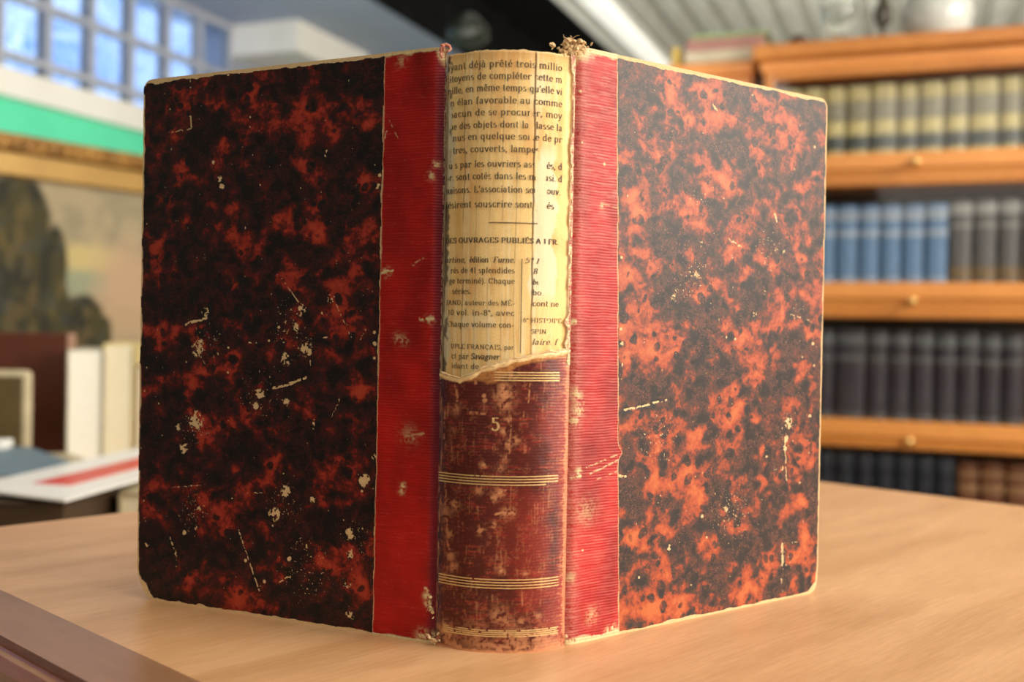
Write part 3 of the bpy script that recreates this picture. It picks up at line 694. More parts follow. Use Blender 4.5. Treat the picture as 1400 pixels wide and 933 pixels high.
# general scuffing
scf = sst(.66, .76, nf * .5 + n_a * .3 + vs_ * .2 + .12)
C = blend(C, srgb(200, 130, 90), .22 * scf); C = blend(C, srgb(215, 160, 110), .25 * sst(.66, .78, vs_) * sst(.5, .6, n_a))
cl = [(690,540,13,1.0),(688,530,8,1),(698,512,10,1),(690,552,10,.9),(694,575,5,.9),(689,590,5,.9),(662,541,4,.9),(663,548,4,.7),(705,602,7,.7),(693,608,8,.6),(684,640,6,.6),(690,625,7,.5),(662,636,5,1),(610,650,5,.6),(655,671,6,.7),(685,673,8,.8),(677,680,6,.8),(693,701,8,.9),(700,702,6,.8),(657,725,7,.9),(675,718,5,.9),(623,690,8,.8),(615,730,8,.7),(617,760,8,.7),(622,775,7,.8),(684,780,5,1),(718,786,5,.6),(682,842,13,.7),(690,850,10,.6),(712,850,6,.6),(735,842,5,.6),(610,700,12,.5),(608,860,12,1),(615,868,14,1),(705,875,22,.7),(650,872,24,.6),(735,870,15,.8),(620,880,12,.7),(665,882,12,.6),(745,878,14,.8),(608,790,8,.6),(604,560,6,.4),(624,560,9,.5),(620,590,8,.4)]
ln = [(624,512,627,560,2,.8),(649,512,651,524,2,.9),(643,565,663,566,1.6,.9),(672,681,690,671,1.8,.9),(680,702,700,702,1.8,.9),(698,570,696,620,1.3,.7),(610,560,608,600,1.2,.6),(724,525,722,550,1,.7),(650,880,740,884,3,.7),(690,868,760,866,3,.8),(612,710,616,760,1.5,.6),(610,650,614,760,1.4,.5)]
W_ = .82 * stamps(s, z, spconv, cl, ln, 90)
# bottom tail turned edge
W_ = np.maximum(W_, .9 * sst(.0015, .0, z + (n_a - .5) * .003)); W_ = np.maximum(W_, .75 * sst(.008, .002, z + (n_a - .5) * .010) * sst(.42, .58, n_a))
# right joint pale ridge, left joint
W_ = np.maximum(W_, .75 * sst(.925, .965, xs + (nf - .5) * .08) * sst(1.03, .97, xs) * (.55 + .6 * n_a)); W_ = np.maximum(W_, .55 * sst(.80, .95, xs) * sst(.55, .70, hs * .6 + nf * .4))
W_ = np.maximum(W_, .5 * sst(-.93, -.98, xs) * sst(.5, .66, vs_)); 
C = blend(C, srgb(228, 160, 112) * .95, np.clip(W_, 0, 1)); 
# torn lip: pale fibre, then tan flesh side towards the middle
sm1, sm2 = spconv(640, 500)[0], spconv(712, 500)[0]
tan_w = .0017 + .0055 * np.exp(-((s - spconv(675, 500)[0]) / .0065) ** 2) + .0012 * sst(.02, .03, s)
C = blend(C, srgb(200, 135, 75), .9 * sst(1.15, .8, d_t / (tan_w * (.7 + .6 * n_a))))
C = blend(C, srgb(120, 70, 35), .55 * sst(1.15, .8, d_t / (tan_w * (.7 + .6 * n_a))) * sst(.5, .65, nf))
C = blend(C, srgb(250, 222, 165), sst(1.2, .7, d_t / (.0017 * (.4 + 1.3 * n_a))))
leather = mesh_obj('spine_leather', P.reshape(-1, 3), grid_faces(nv, nu), M['leather'], book, attrs={
    'bc': ('FLOAT_VECTOR', np.stack([s, z, s * 0], -1).reshape(-1, 3)), 'Col': ('FLOAT_COLOR', C.reshape(-1, 3))})
leather['label'] = 'dark red spine leather with gilt bands, torn along its top'
# torn cream lip as its own curled fibre roll on the edge
ss = np.linspace(.0006, ARC - .0012, 150); zz = tearz(ss)
pts = spine_pt(ss, zz + .0002, .0009 + .0004 * (fbm(ss / .003, ss * 0, 3, 3) - .5)) 
mb = MB(); mb.sweep([tuple(p) for p in pts], [float(.0003 + .0007 * q * q) for q in fbm(ss / .004, ss * 0 + 9, 14, 3)], 6)
mb.build('torn_edge', M['fray'], leather, True)
# leather remnants along both joints beside the paper (jagged edge)
for side in (0, 1):
    nv2 = 520; nu2 = 9
    z2 = np.linspace(.104 if side == 0 else .112, ZTOP + .0012, nv2)[:, None] * np.ones((1, nu2))
    wj = (.0004 if side == 0 else .0007) + (.0008 if side == 0 else .0016) * sst(.3, .8, fbm(z2 / .004, z2 * 0 + 30 + side, 9, 4)) 
    if side:
        for (y_, a_) in ((440, .0016), (470, .0010), (66, .0005)):
            wj = wj + a_ * np.exp(-((z2 - spconv(765, y_)[1]) / .002) ** 2)
    t2 = np.linspace(0, 1, nu2)[None, :] * np.ones((nv2, 1))
    s2 = wj * t2 if side == 0 else ARC - wj * t2
    P2 = spine_pt(s2, z2, .0007 + .0003 * fbm(s2 / .002, z2 / .002, 6, 2))
    f2 = fbm(s2 / .0007, z2 / .0012, 90, 3)
    ca = np.array([.07, .02, .05]) if side == 0 else np.array([.50, .16, .11])  # left side dark purple: shade of the groove put into the colour
    C2 = np.ones(s2.shape + (3,)) * ca; C2 = C2 * (.6 + .8 * f2)[..., None]
    C2 = blend(C2, CREAM * .85, (.55 if side == 0 else .9) * sst(.50, .66, f2 + .25 * t2)); C2 = blend(C2, srgb(70, 40, 25), .8 * sst(.82, 1, t2) * sst(.4, .55, fbm(z2 / .002, z2 * 0, 31, 2)))
    mesh_obj('joint_remnant', P2.reshape(-1, 3), grid_faces(nv2, nu2, side == 1), M['cloth'], book, attrs={
        'bc': ('FLOAT_VECTOR', np.stack([s2, z2, s2 * 0], -1).reshape(-1, 3)), 'Col': ('FLOAT_COLOR', C2.reshape(-1, 3))})
# gilt bands: groups of four fine lines
rnd = random.Random(4)
def strip(s_a, s_b, z_, th, off, gaps=.06, seg=.0004, slope=0.0, zf=None):
    V, F = [], []
    n = int((s_b - s_a) / seg); ss = np.linspace(s_a, s_b, n + 1)
    zc_ = np.array([z_ if zf is None else zf(x) for x in ss])
    jt = (fbm(ss / .0006, ss * 0 + z_ * 1e4, 3, 2) - .5) * th * .25
    a = spine_pt(ss, zc_ - th / 2 + jt, off + ss * 0); b_ = spine_pt(ss, zc_ + th / 2 + jt * .4, off + ss * 0)
    V = np.concatenate([a, b_]); keep = fbm(ss / .0015, ss * 0 + z_ * 3e3, 8, 3) > gaps
    F = [(i, i + 1, n + 2 + i, n + 1 + i) for i in range(n) if keep[i]]
    return V, F
def joinVF(L):
    V = []; F = []; k = 0
    for v, f in L:
        V.append(v); F += [tuple(a + k for a in q) for q in f]; k += len(v)
    return np.concatenate(V), F
for gi, (y0, y1, xa, xb) in enumerate(((507, 518, 676, 762), (649.5, 661, 602, 761), (790.5, 802, 602, 761), (860, 868, 608, 761))):
    L = []
    for k in range(4):
        y = y0 + (y1 - y0) * k / 3
        s_a, z_ = spconv(684, y + 2); s_a = spconv(xa, y)[0]; s_b = spconv(xb, y)[0]
        if gi == 1 and k == 3: s_b = spconv(745, y)[0]
        L.append(strip(s_a, s_b, z_, .00046, .00105 + (.0004 if gi == 0 else 0), .16 + (.14 if gi == 3 else 0)))
    V, F = joinVF(L); mesh_obj('gold_band', V, F, M['gold'], leather, smooth=True)

# ------------------------------------------------------------------ letters: pen strokes, thick when they go down and thin when they go across
def arc(cx, cy, rx, ry, a0, a1):
    n = max(4, int(abs(a1 - a0) / 24)); return [(cx + rx * math.cos(math.radians(a0 + (a1 - a0) * i / n)), cy + ry * math.sin(math.radians(a0 + (a1 - a0) * i / n))) for i in range(n + 1)]
def ln_(*p): return [(p[i], p[i + 1]) for i in range(0, len(p), 2)]
def sf(x, y, w=.36): return [(x - w / 2, y), (x + w / 2, y)]
G = {}
G['a'] = (1.0, [arc(.42, .68, .26, .30, 165, 0), ln_(.68, .68, .68, .15), arc(.80, .15, .12, .12, 180, 290), arc(.38, .28, .25, .27, 80, 360)])
G['b'] = (1.15, [ln_(.25, 1.5, .25, .03), arc(.55, .5, .34, .48, 150, -150), sf(.18, 1.48, .24)])
G['c'] = (.95, [arc(.52, .5, .34, .48, 40, 330)])
G['d'] = (1.15, [arc(.52, .5, .34, .48, 30, 330), ln_(.84, 1.5, .84, 0), sf(.77, 1.48, .24), sf(.92, .02, .24)])
G['e'] = (.98, [arc(.5, .5, .34, .48, 0, 325), ln_(.18, .52, .84, .52)])
G['f'] = (.72, [ln_(.28, 0, .28, 1.2), arc(.50, 1.2, .22, .28, 180, 40), sf(.28, 0, .42), ln_(.08, .97, .58, .97)])
G['g'] = (1.05, [arc(.46, .62, .28, .35, 0, 360), ln_(.68, .88, .92, .98), arc(.48, -.2, .36, .24, 0, 360), ln_(.3, .3, .22, .1, .5, .02)])
G['h'] = (1.22, [ln_(.25, 1.5, .25, 0), arc(.58, .62, .33, .36, 170, 0), ln_(.91, .62, .91, 0), sf(.25, 0), sf(.91, 0), sf(.18, 1.48, .24)])
G['i'] = (.6, [ln_(.3, .98, .3, 0), sf(.3, 0), sf(.22, .96, .22), ln_(.3, 1.22, .3, 1.42)])
G['j'] = (.6, [ln_(.32, .98, .32, -.2), arc(.12, -.2, .2, .25, 0, -120), sf(.24, .96, .22), ln_(.32, 1.22, .32, 1.42)])
G['l'] = (.6, [ln_(.3, 1.5, .3, 0), sf(.3, 0), sf(.22, 1.48, .22)])
G['m'] = (1.75, [ln_(.25, .98, .25, 0), arc(.55, .62, .3, .36, 170, 0), ln_(.85, .62, .85, 0), arc(1.15, .62, .3, .36, 170, 0), ln_(1.45, .62, 1.45, 0), sf(.25, 0), sf(.85, 0, .3), sf(1.45, 0), sf(.17, .96, .22)])
G['n'] = (1.22, [ln_(.25, .98, .25, 0), arc(.58, .62, .33, .36, 170, 0), ln_(.91, .62, .91, 0), sf(.25, 0), sf(.91, 0), sf(.17, .96, .22)])
G['o'] = (1.05, [arc(.52, .5, .37, .48, 90, 450)])
G['p'] = (1.15, [ln_(.25, .98, .25, -.5), arc(.55, .5, .34, .48, 150, -150), sf(.25, -.5), sf(.17, .96, .22)])
G['q'] = (1.15, [arc(.52, .5, .34, .48, 30, 330), ln_(.84, .98, .84, -.5), sf(.84, -.5)])
G['r'] = (.88, [ln_(.25, .98, .25, 0), arc(.55, .55, .3, .4, 170, 50), ln_(.72, .95, .74, .76), sf(.25, 0, .4), sf(.17, .96, .22)])
G['s'] = (.85, [arc(.42, .74, .24, .23, 40, 250), arc(.42, .26, .26, .25, 90, -150)])
G['t'] = (.72, [ln_(.3, 1.32, .3, .2), arc(.48, .2, .18, .2, 180, 320), ln_(.1, .97, .6, .97)])
G['u'] = (1.22, [ln_(.28, .98, .28, .35), arc(.58, .35, .3, .35, 180, 350), ln_(.90, .98, .90, 0), sf(.19, .96, .24), sf(.82, .96, .24), sf(.98, 0, .24)])
G['v'] = (1.05, [ln_(.15, .98, .52, 0), ln_(.52, 0, .86, .98), sf(.15, .97), sf(.88, .97, .28)])
G['x'] = (1.05, [ln_(.15, .98, .85, 0), ln_(.15, 0, .85, .98), sf(.17, .97, .3), sf(.85, .97, .28), sf(.17, 0, .28), sf(.85, 0, .3)])
G['y'] = (1.05, [ln_(.15, .98, .52, 0), ln_(.88, .98, .38, -.4), arc(.24, -.4, .14, .1, 0, -180), sf(.15, .97), sf(.88, .97, .28)])
G['z'] = (.95, [ln_(.15, .96, .8, .96), ln_(.8, .96, .12, .03), ln_(.12, .03, .82, .03)])
G['A'] = (1.5, [ln_(.15, 0, .68, 1.4), ln_(.68, 1.4, 1.2, 0), ln_(.38, .5, 1.0, .5), sf(.16, 0), sf(1.2, 0)])
G['B'] = (1.35, [ln_(.3, 1.4, .3, 0), arc(.68, 1.06, .36, .33, 90, -90), arc(.70, .36, .42, .36, 90, -90), ln_(.12, 1.4, .7, 1.4), ln_(.3, .72, .7, .72), ln_(.12, 0, .7, 0)])
G['C'] = (1.35, [arc(.7, .7, .52, .7, 40, 320), ln_(1.12, 1.35, 1.12, 1.0)])
G['D'] = (1.5, [ln_(.3, 1.4, .3, 0), arc(.62, .7, .62, .7, 90, -90), ln_(.12, 1.4, .65, 1.4), ln_(.12, 0, .65, 0)])
G['E'] = (1.3, [ln_(.3, 1.4, .3, 0), ln_(.12, 1.4, 1.08, 1.4), ln_(.12, 0, 1.1, 0), ln_(.3, .72, .85, .72), ln_(1.08, 1.4, 1.08, 1.12), ln_(1.1, 0, 1.1, .3)])
G['F'] = (1.25, [ln_(.3, 1.4, .3, 0), ln_(.12, 1.4, 1.05, 1.4), ln_(.3, .72, .82, .72), ln_(1.05, 1.4, 1.05, 1.12), sf(.3, 0, .42)])
G['G'] = (1.45, [arc(.7, .7, .52, .7, 40, 340), ln_(1.18, .1, 1.18, .6), sf(1.12, .62, .4)])
G['H'] = (1.55, [ln_(.3, 1.4, .3, 0), ln_(1.2, 1.4, 1.2, 0), ln_(.3, .72, 1.2, .72), sf(.3, 0), sf(1.2, 0), sf(.3, 1.4), sf(1.2, 1.4)])
G['I'] = (.75, [ln_(.37, 1.4, .37, 0), sf(.37, 0, .44), sf(.37, 1.4, .44)])
G['L'] = (1.25, [ln_(.3, 1.4, .3, 0), sf(.3, 1.4, .42), ln_(.12, 0, 1.05, 0), ln_(1.05, 0, 1.05, .35)])
G['M'] = (1.8, [ln_(.25, 0, .28, 1.4), ln_(.28, 1.4, .88, .05), ln_(.88, .05, 1.45, 1.4), ln_(1.48, 1.4, 1.48, 0), sf(.25, 0), sf(1.48, 0), sf(.2, 1.4, .26), sf(1.52, 1.4, .26)])
G['N'] = (1.55, [ln_(.27, 0, .27, 1.4), ln_(.27, 1.4, 1.2, 0), ln_(1.2, 0, 1.2, 1.4), sf(.27, 0), sf(.2, 1.4, .3), sf(1.2, 1.4)])
G['O'] = (1.45, [arc(.7, .7, .55, .7, 90, 450)])
G['P'] = (1.3, [ln_(.3, 1.4, .3, 0), arc(.68, 1.03, .42, .37, 90, -90), ln_(.12, 1.4, .7, 1.4), ln_(.3, .66, .7, .66), sf(.3, 0, .42)])
G['R'] = (1.45, [ln_(.3, 1.4, .3, 0), arc(.68, 1.05, .4, .35, 90, -90), ln_(.12, 1.4, .7, 1.4), ln_(.3, .7, .7, .7), ln_(.72, .7, 1.15, 0), sf(.3, 0, .42), sf(1.25, 0, .26)])
G['S'] = (1.1, [arc(.55, 1.05, .34, .35, 30, 250), arc(.55, .36, .38, .36, 90, -160), ln_(.9, 1.38, .9, 1.1)])
G['T'] = (1.35, [ln_(.66, 1.4, .66, 0), ln_(.12, 1.4, 1.2, 1.4), sf(.66, 0, .42), ln_(.12, 1.4, .12, 1.1), ln_(1.2, 1.4, 1.2, 1.1)])
G['U'] = (1.5, [ln_(.3, 1.4, .3, .45), arc(.72, .45, .42, .45, 180, 360), ln_(1.14, .45, 1.14, 1.4), sf(.3, 1.4), sf(1.14, 1.4)])
G['V'] = (1.45, [ln_(.18, 1.4, .72, 0), ln_(.72, 0, 1.22, 1.4), sf(.18, 1.4), sf(1.22, 1.4, .3)])
G['0'] = (1.0, [arc(.5, .7, .32, .7, 90, 450)])
G['1'] = (.75, [ln_(.4, 1.4, .4, 0), sf(.4, 0, .42), ln_(.4, 1.4, .2, 1.25)])
G['4'] = (1.0, [ln_(.65, 1.4, .65, 0), ln_(.65, 1.4, .1, .45), ln_(.1, .45, .9, .45), sf(.65, 0, .34)])
G['5'] = (1.0, [ln_(.25, 1.38, .25, .82), ln_(.22, 1.34, .78, 1.34), arc(.44, .44, .36, .44, 120, -150)])
G['6'] = (1.0, [arc(.5, .44, .33, .44, 0, 360), arc(.62, .6, .46, .8, 170, 95)])
G['8'] = (1.0, [arc(.5, 1.05, .27, .34, 90, 450), arc(.5, .36, .33, .36, 90, 450)])
G['.'] = (.5, [ln_(.22, .0, .22, .2)]); G[','] = (.5, [ln_(.24, .18, .16, -.28)]); G["'"] = (.45, [ln_(.24, 1.45, .16, 1.0)])
G['-'] = (.7, [ln_(.1, .48, .58, .52), ln_(.1, .40, .58, .44)]); G[')'] = (.7, [arc(.0, .5, .42, 1.0, 60, -60)]); G['°'] = (.6, [arc(.28, 1.15, .16, .2, 0, 360)])
ACC = {'é': ('e', [ln_(.42, 1.18, .66, 1.48)]), 'è': ('e', [ln_(.60, 1.18, .34, 1.48)]), 'ê': ('e', [ln_(.25, 1.2, .5, 1.45), ln_(.5, 1.45, .75, 1.2)]), 'à': ('a', [ln_(.52, 1.18, .28, 1.48)]),
       'É': ('E', [ln_(.55, 1.5, .8, 1.8)]), 'Ç': ('C', [ln_(.7, -.02, .75, -.3)])}
for k, (b_, ex) in ACC.items(): G[k] = (G[b_][0], G[b_][1] + ex)
def text_strokes(txt, ital=False, thick=.24, thin=.085):
    """list of quads strips in em units; returns polylines with half widths and the total advance"""
    out = []; x = 0
    for ch in txt:
        if ch == ' ': x += .62; continue
        adv, st = G[ch]
        for pl in st:
            pts = [(x + a + (.24 * b_ if ital else 0), b_) for a, b_ in pl]
            ws = []
            for i in range(len(pts)):
                d0 = pts[min(i + 1, len(pts) - 1)]; d1 = pts[max(i - 1, 0)]
                dx, dy = d0[0] - d1[0], d0[1] - d1[1]; L_ = math.hypot(dx, dy) or 1
                ws.append((thin + (thick - thin) * abs(dy) / L_, -dy / L_, dx / L_))
            out.append((pts, ws))
        x += adv + .02
    return out, x
def text_mesh(txt, s_a, s_b, z_, xh, off, ital=False, thick=.24, thin=.085, holes=()):
    out, adv = text_strokes(txt, ital, thick, thin); kx = (s_b - s_a) / adv
    S, Z, F = [], [], []; k = 0
    for pts, ws in out:
        for (a, b_), (w_, nx_, ny_) in zip(pts, ws):
            for q in (-.5, .5):
                S.append(s_a + (a * kx) + nx_ * w_ * q * xh); Z.append(z_ + (b_ + ny_ * w_ * q) * xh)
        for i in range(len(pts) - 1): F.append((k + 2 * i, k + 2 * i + 1, k + 2 * i + 3, k + 2 * i + 2))
        k += 2 * len(pts)
    S = np.array(S); Z = np.array(Z); S = np.clip(S, .0008, ARC - .0008)
    return spine_pt(S, Z, off + S * 0), F
MMP = .000287
lines = [
 ('ayant déjà prêté trois millio', 611, 769, 91.3, 6.6, 0), ('citoyens de compléter cette m', 604, 769, 107.6, 6.4, 0), ('mille, en même temps qu\'elle vi', 601, 769, 124, 6.4, 0),
 ('un élan favorable au comme', 601, 769, 141, 6.4, 0), ('chacun de se procurer, moy', 601, 769, 157.3, 6.4, 0), ('que des objets dont la classe la', 601, 769, 174.2, 6.4, 0),
 ('venus en quelque sorte de pr', 601, 769, 190.3, 6.4, 0), ('autres, couverts, lampes.', 605, 741, 207.5, 6.4, 0), ('qu s par les ouvriers associés, d', 602, 769, 228, 6.4, 0),
 ('Or. sont cotés dans les magasi. d', 600, 769, 244.8, 6.4, 0), ('maisons. L\'association seule ouv.', 598, 767, 263, 6.4, 0), ('désirent souscrire sont priés', 604, 758, 283.3, 6.4, 0),
 ('rtine, édition Furne.', 612, 704, 359.2, 5.4, 2), ('rés de 41 splendides', 616, 704, 373.6, 5.4, 0), ('ge terminé). Chaque', 614, 704, 388, 5.4, 0), ('séries.', 618, 645, 402.5, 5.4, 0),
 ('10 vol. in-8°, avec', 612, 704, 431.8, 5.4, 0), ('Chaque volume con-', 611, 703, 448, 5.4, 0), ('ct par', 617, 641, 492.3, 5.4, 0), ('idant de', 617, 655, 505.5, 5.0, 0),
 ('bol', 728, 744, 402.8, 5.4, 0), ('cont ne', 728, 764, 417.8, 5.4, 0), ('5° f', 717, 738, 359.2, 5.4, 1), ('B', 729, 735, 373.6, 5.4, 1), ('ber', 728, 741, 388.3, 5.4, 1), ('laire. f', 727, 762, 470.6, 5.4, 1)]
caps = [('DES OUVRAGES PUBLIÉS A 1 FR.', 609, 764, 331.8, 5.2, .34, .12), ('IAND, auteur des MÉ-', 610, 704, 417.8, 5.0, .24, .085), ('UPLE FRANÇAIS, par', 616, 703, 478.2, 4.8, .24, .085),
        ('6° HISTOIRE', 715, 768, 440.3, 4.6, .24, .085), ('SPIN ', 726, 750, 455.6, 4.6, .24, .085)]
L = []
TOFF = .00002
def addt(txt, xa, xb, y, xhp, ital, th, tn):
    sm, zm = spconv(684, y); s_a = spconv(xa, y)[0]; s_b = spconv(xb, y)[0]
    L.append(text_mesh(txt, s_a, s_b, zm, xhp * MMP, TOFF, ital, th, tn))
for (t_, xa, xb, y, xhp, it) in lines:
    if it == 2: addt('artine,', 609, 637, y, xhp, True, .26, .09); addt('édition', 642, 668, y, xhp, False, .26, .09); addt('Furne.', 674, 704, y, xhp, True, .26, .09)
    else: addt(t_, xa, xb, y, xhp * .96, it == 1, .235, .075)
for (t_, xa, xb, y, xhp, th, tn) in caps:
    addt(t_, xa, xb, y, xhp * .92, False, th, tn)
addt('Savagner', 643, 683, 492, 5.4, True, .28, .1)
sR2 = spconv(712.5, 420)[0]
za, zb = spconv(712, 354)[1], spconv(712, 483)[1]
zz = np.linspace(zb, za, 60)
Va = spine_pt(sR2 + zz * 0 - .00016, zz, TOFF + zz * 0); Vb = spine_pt(sR2 + zz * 0 + .00016, zz, TOFF + zz * 0)
L.append((np.concatenate([Va, Vb]), [(i, i + 1, 60 + i + 1, 60 + i) for i in range(59)]))
L.append(strip(spconv(668, 305)[0], spconv(735, 305)[0], spconv(700, 304.8)[1], .00032, TOFF, .1))
# ink: wipe letters where the paper surface has gone (left and right pale patches)
V, F = joinVF(L)
rel = V - S0; xx = (rel @ SDn) / HW; s_all = s_from_x(xx); z_all = V[:, 2]
lit_or_ink_fade = np.zeros(len(V))
for (x, y, rx, ry, a_) in ((612,160,8,22,1),(613,200,8,26,1),(608,235,8,40,.8),(607,380,7,26,.9),(607,440,8,30,.95),(729,110,6,8,.7),(738,215,9,10,.9),(740,235,10,22,.9),(740,270,9,25,1),(745,370,10,40,1),(745,330,9,14,.4),(757,400,8,16,.8),(727,160,5,20,.5),(715,300,0,0,0),(690,436,16,6,.7),(755,445,12,10,.6),(604,120,5,16,.7),(690,505,14,8,1),(727,180,6,12,.8)):
    if not a_: continue
    s0, z0 = spconv(x, y); d = np.hypot((s_all - s0) / (rx * .00033), (z_all - z0) / (ry * .00029)); lit_or_ink_fade = np.maximum(lit_or_ink_fade, a_ * sst(1.25, .6, d))
drop = fbm(s_all / .0012, z_all / .0012, 66, 3)
Fk = np.array([f_ for f_ in F]); fm = lit_or_ink_fade[Fk].mean(1); dm = drop[Fk].mean(1)
keep = (fm + (dm - .5) * .9 < .55) & (dm < .86)
prt = mesh_obj('printed_text', V, Fk[keep], M['ink'], lining, smooth=False)
prt['label'] = 'black French print'; prt['kind'] = 'stuff'
# gilt volume number
sm, zm = spconv(678, 588.5)
V5, F5 = text_mesh('5', sm - .0019, sm + .0019, zm, .0036, .00115, False, .26, .10)
mesh_obj('gilt_number', V5, F5, M['gold'], leather, smooth=False)['label'] = 'gilt number 5'

# text block between the boards
tbm = MB(); nl = 26
for k in range(nl):
    t = (k + .5) / nl * 2 - 1
    fan = t * .34
    base_ = Vector((SCX - BX, SCY - BY, 0)) + SD * (t * HW * .86) - SN * (-.001 - .004 * (1 - t * t))
    d = (-SN * math.cos(fan) + SD * math.sin(fan)); p_ = Vector((d.y, -d.x, 0)); th = HW * .82 / nl
    L_ = .146
    q = [base_ - p_ * th, base_ + p_ * th, base_ + d * L_ + p_ * (th * 1.25), base_ + d * L_ - p_ * (th * 1.25)]
    tbm.poly([(a.x, a.y) for a in q], .0032, .2285)
tb_ = tbm.build('text_block', M['leaves'], book); 
# frayed head and tail of the joints
rnd = random.Random(11)
def fray_at(px, py, n, spread, size, m, name, up=0.0, depth=.0):
    mb = MB(); s0, z0 = spconv(min(max(px, 599), 768), py)
    c = np.array(to_local(on_y(px, py, SCY - depth)))
    for i in range(n):
        p = c + np.array([rnd.gauss(0, spread[0]), rnd.gauss(0, .0008), rnd.gauss(0, spread[1])])
        t = bmesh.new(); bmesh.ops.create_icosphere(t, subdivisions=2, radius=1)
        rr = size * rnd.uniform(.5, 1.3); fl = Vector((rnd.uniform(.6, 1.5), rnd.uniform(.35, .9), rnd.uniform(.3, 1)))
        R_ = Matrix.Rotation(rnd.uniform(0, 6.28), 3, Vector((rnd.gauss(0, 1), rnd.gauss(0, 1), rnd.gauss(0, 1))).normalized())
        for v in t.verts:
            k = 1 + .5 * (rnd.random() - .5); v.co = R_ @ Vector((v.co.x * fl.x, v.co.y * fl.y, v.co.z * fl.z)) * rr * k + Vector(p)
            if v.co.z < .0004: v.co.z = .0004
        mb.add(t)
    for i in range(n // 4):
        a = Vector(c) + Vector((rnd.gauss(0, spread[0]), -.0005, rnd.gauss(0, spread[1])))
        pts = [a]; d = Vector((rnd.gauss(0, 1), rnd.gauss(-.3, .4), rnd.gauss(up, .8))).normalized()
        for k in range(4): d = (d + Vector((rnd.gauss(0, .4), rnd.gauss(0, .3), rnd.gauss(0, .4)))).normalized(); pts.append(pts[-1] + d * size * 1.1)
        for q in pts: q.z = max(q.z, .0004)
        mb.sweep(pts, [size * .16, size * .14, size * .12, size * .09, size * .05], 5)
    o = mb.build(name, m, book, False); return o
fray_at(783, 63, 46, (.0028, .0011), .0010, M['fray'], 'frayed_head', .5, .001)
fray_at(772, 74, 20, (.0008, .0016), .0011, M['fray'], 'frayed_head', .3, .001)
fray_at(795, 66, 10, (.0022, .0008), .0009, M['fray'], 'frayed_head', .3, .001)
fray_at(604, 74, 8, (.0009, .0013), .0008, M['frayred'], 'frayed_head', .3, .001)
fray_at(592, 873, 10, (.0016, .0014), .0009, M['fray'], 'frayed_tail', .0, .002)
fray_at(590, 836, 5, (.0004, .0030), .0008, M['fray'], 'frayed_tail', .0, .001)
fray_at(776, 877, 7, (.0016, .0010), .0007, M['fray'], 'frayed_tail', .0, .001)
# little curl of cloth at the head of the left joint
cpts = [on_y(x, y, .4305) for x, y in ((602, 72), (604, 66), (606, 62), (610, 61), (614, 63), (616, 67), (613, 70), (610, 71))]
mb = MB(); mb.sweep([to_local(p) for p in cpts], [.0009, .0009, .0008, .0007, .0007, .0006, .0005, .0004], 7); mb.build('cloth_curl', M['frayred'], book, True)
# ------------------------------------------------------------------ bookcases
def bc_mat(n, c, rough=.45, k=.75, scale=40, spec=.5): return mat(n, c, [x * k for x in c], rough, scale, spec=spec)
M['case'] = wood('orange_oak', (.62, .235, .045), (.46, .15, .025), 0, .35, 4.0)
M['case2'] = wood('light_oak_edge', (.80, .33, .085), (.66, .25, .055), 0, .35, 4.0)
M['caseback'] = bc_mat('case_back', (.05, .025, .012))
M['brass'] = mat('brass', (.85, .60, .25), (.7, .45, .16), .3, 20, metal=1)
m, nt, b = newmat('cabinet_glass')
tr = nt.nodes.new('ShaderNodeBsdfTransparent'); gl = nt.nodes.new('ShaderNodeBsdfGlossy'); gl.inputs['Roughness'].default_value = .05
fr = nt.nodes.new('ShaderNodeLayerWeight'); fr.inputs[0].default_value = .25
mx = nt.nodes.new('ShaderNodeMixShader'); nt.links.new(math_(nt, 'MULTIPLY', fr.outputs['Fresnel'], .7), mx.inputs[0]); nt.links.new(tr.outputs[0], mx.inputs[1]); nt.links.new(gl.outputs[0], mx.inputs[2])
nt.links.new(mx.outputs[0], nt.nodes['Material Output'].inputs[0])
M['glass'] = m
CP = Vector((1.097, 2.9, 0))
def pxb(x):
    u = (x - 700) / FPX; return (u * CP.y - CP.x) / (.9336 + .3584 * u)
CW0, CW1 = -.43, .62
case = empty('glazed_bookcase', CP, -RA)
tag(case, 'orange wooden sectional bookcase with glazed doors, behind the large book on the right', 'bookcase')
E = lambda z: CAMZ + z
DEPTH = .27
secs = [(.492, .705), (.143, .404), (-.23, .047), (-.62, -.304)]
mb = MB(); mb.box(CW0 - .03, CW1 + .03, -.035, DEPTH, E(.762), E(.806), .008); mb.build('cornice', M['case'], case)
mb = MB(); mb.box(CW0 - .01, CW1 + .01, -.012, DEPTH, E(.733), E(.762), .004); mb.build('cornice_moulding', M['case2'], case)
MB().box(CW0, CW0 + .02, 0, DEPTH, 0, E(.735), .002).build('side_panel', M['case'], case)
MB().box(CW1 - .02, CW1, 0, DEPTH, 0, E(.735), .002).build('side_panel', M['case'], case)
MB().box(CW0 + .02, CW1 - .02, DEPTH - .01, DEPTH, .05, E(.735)).build('back_panel', M['caseback'], case)
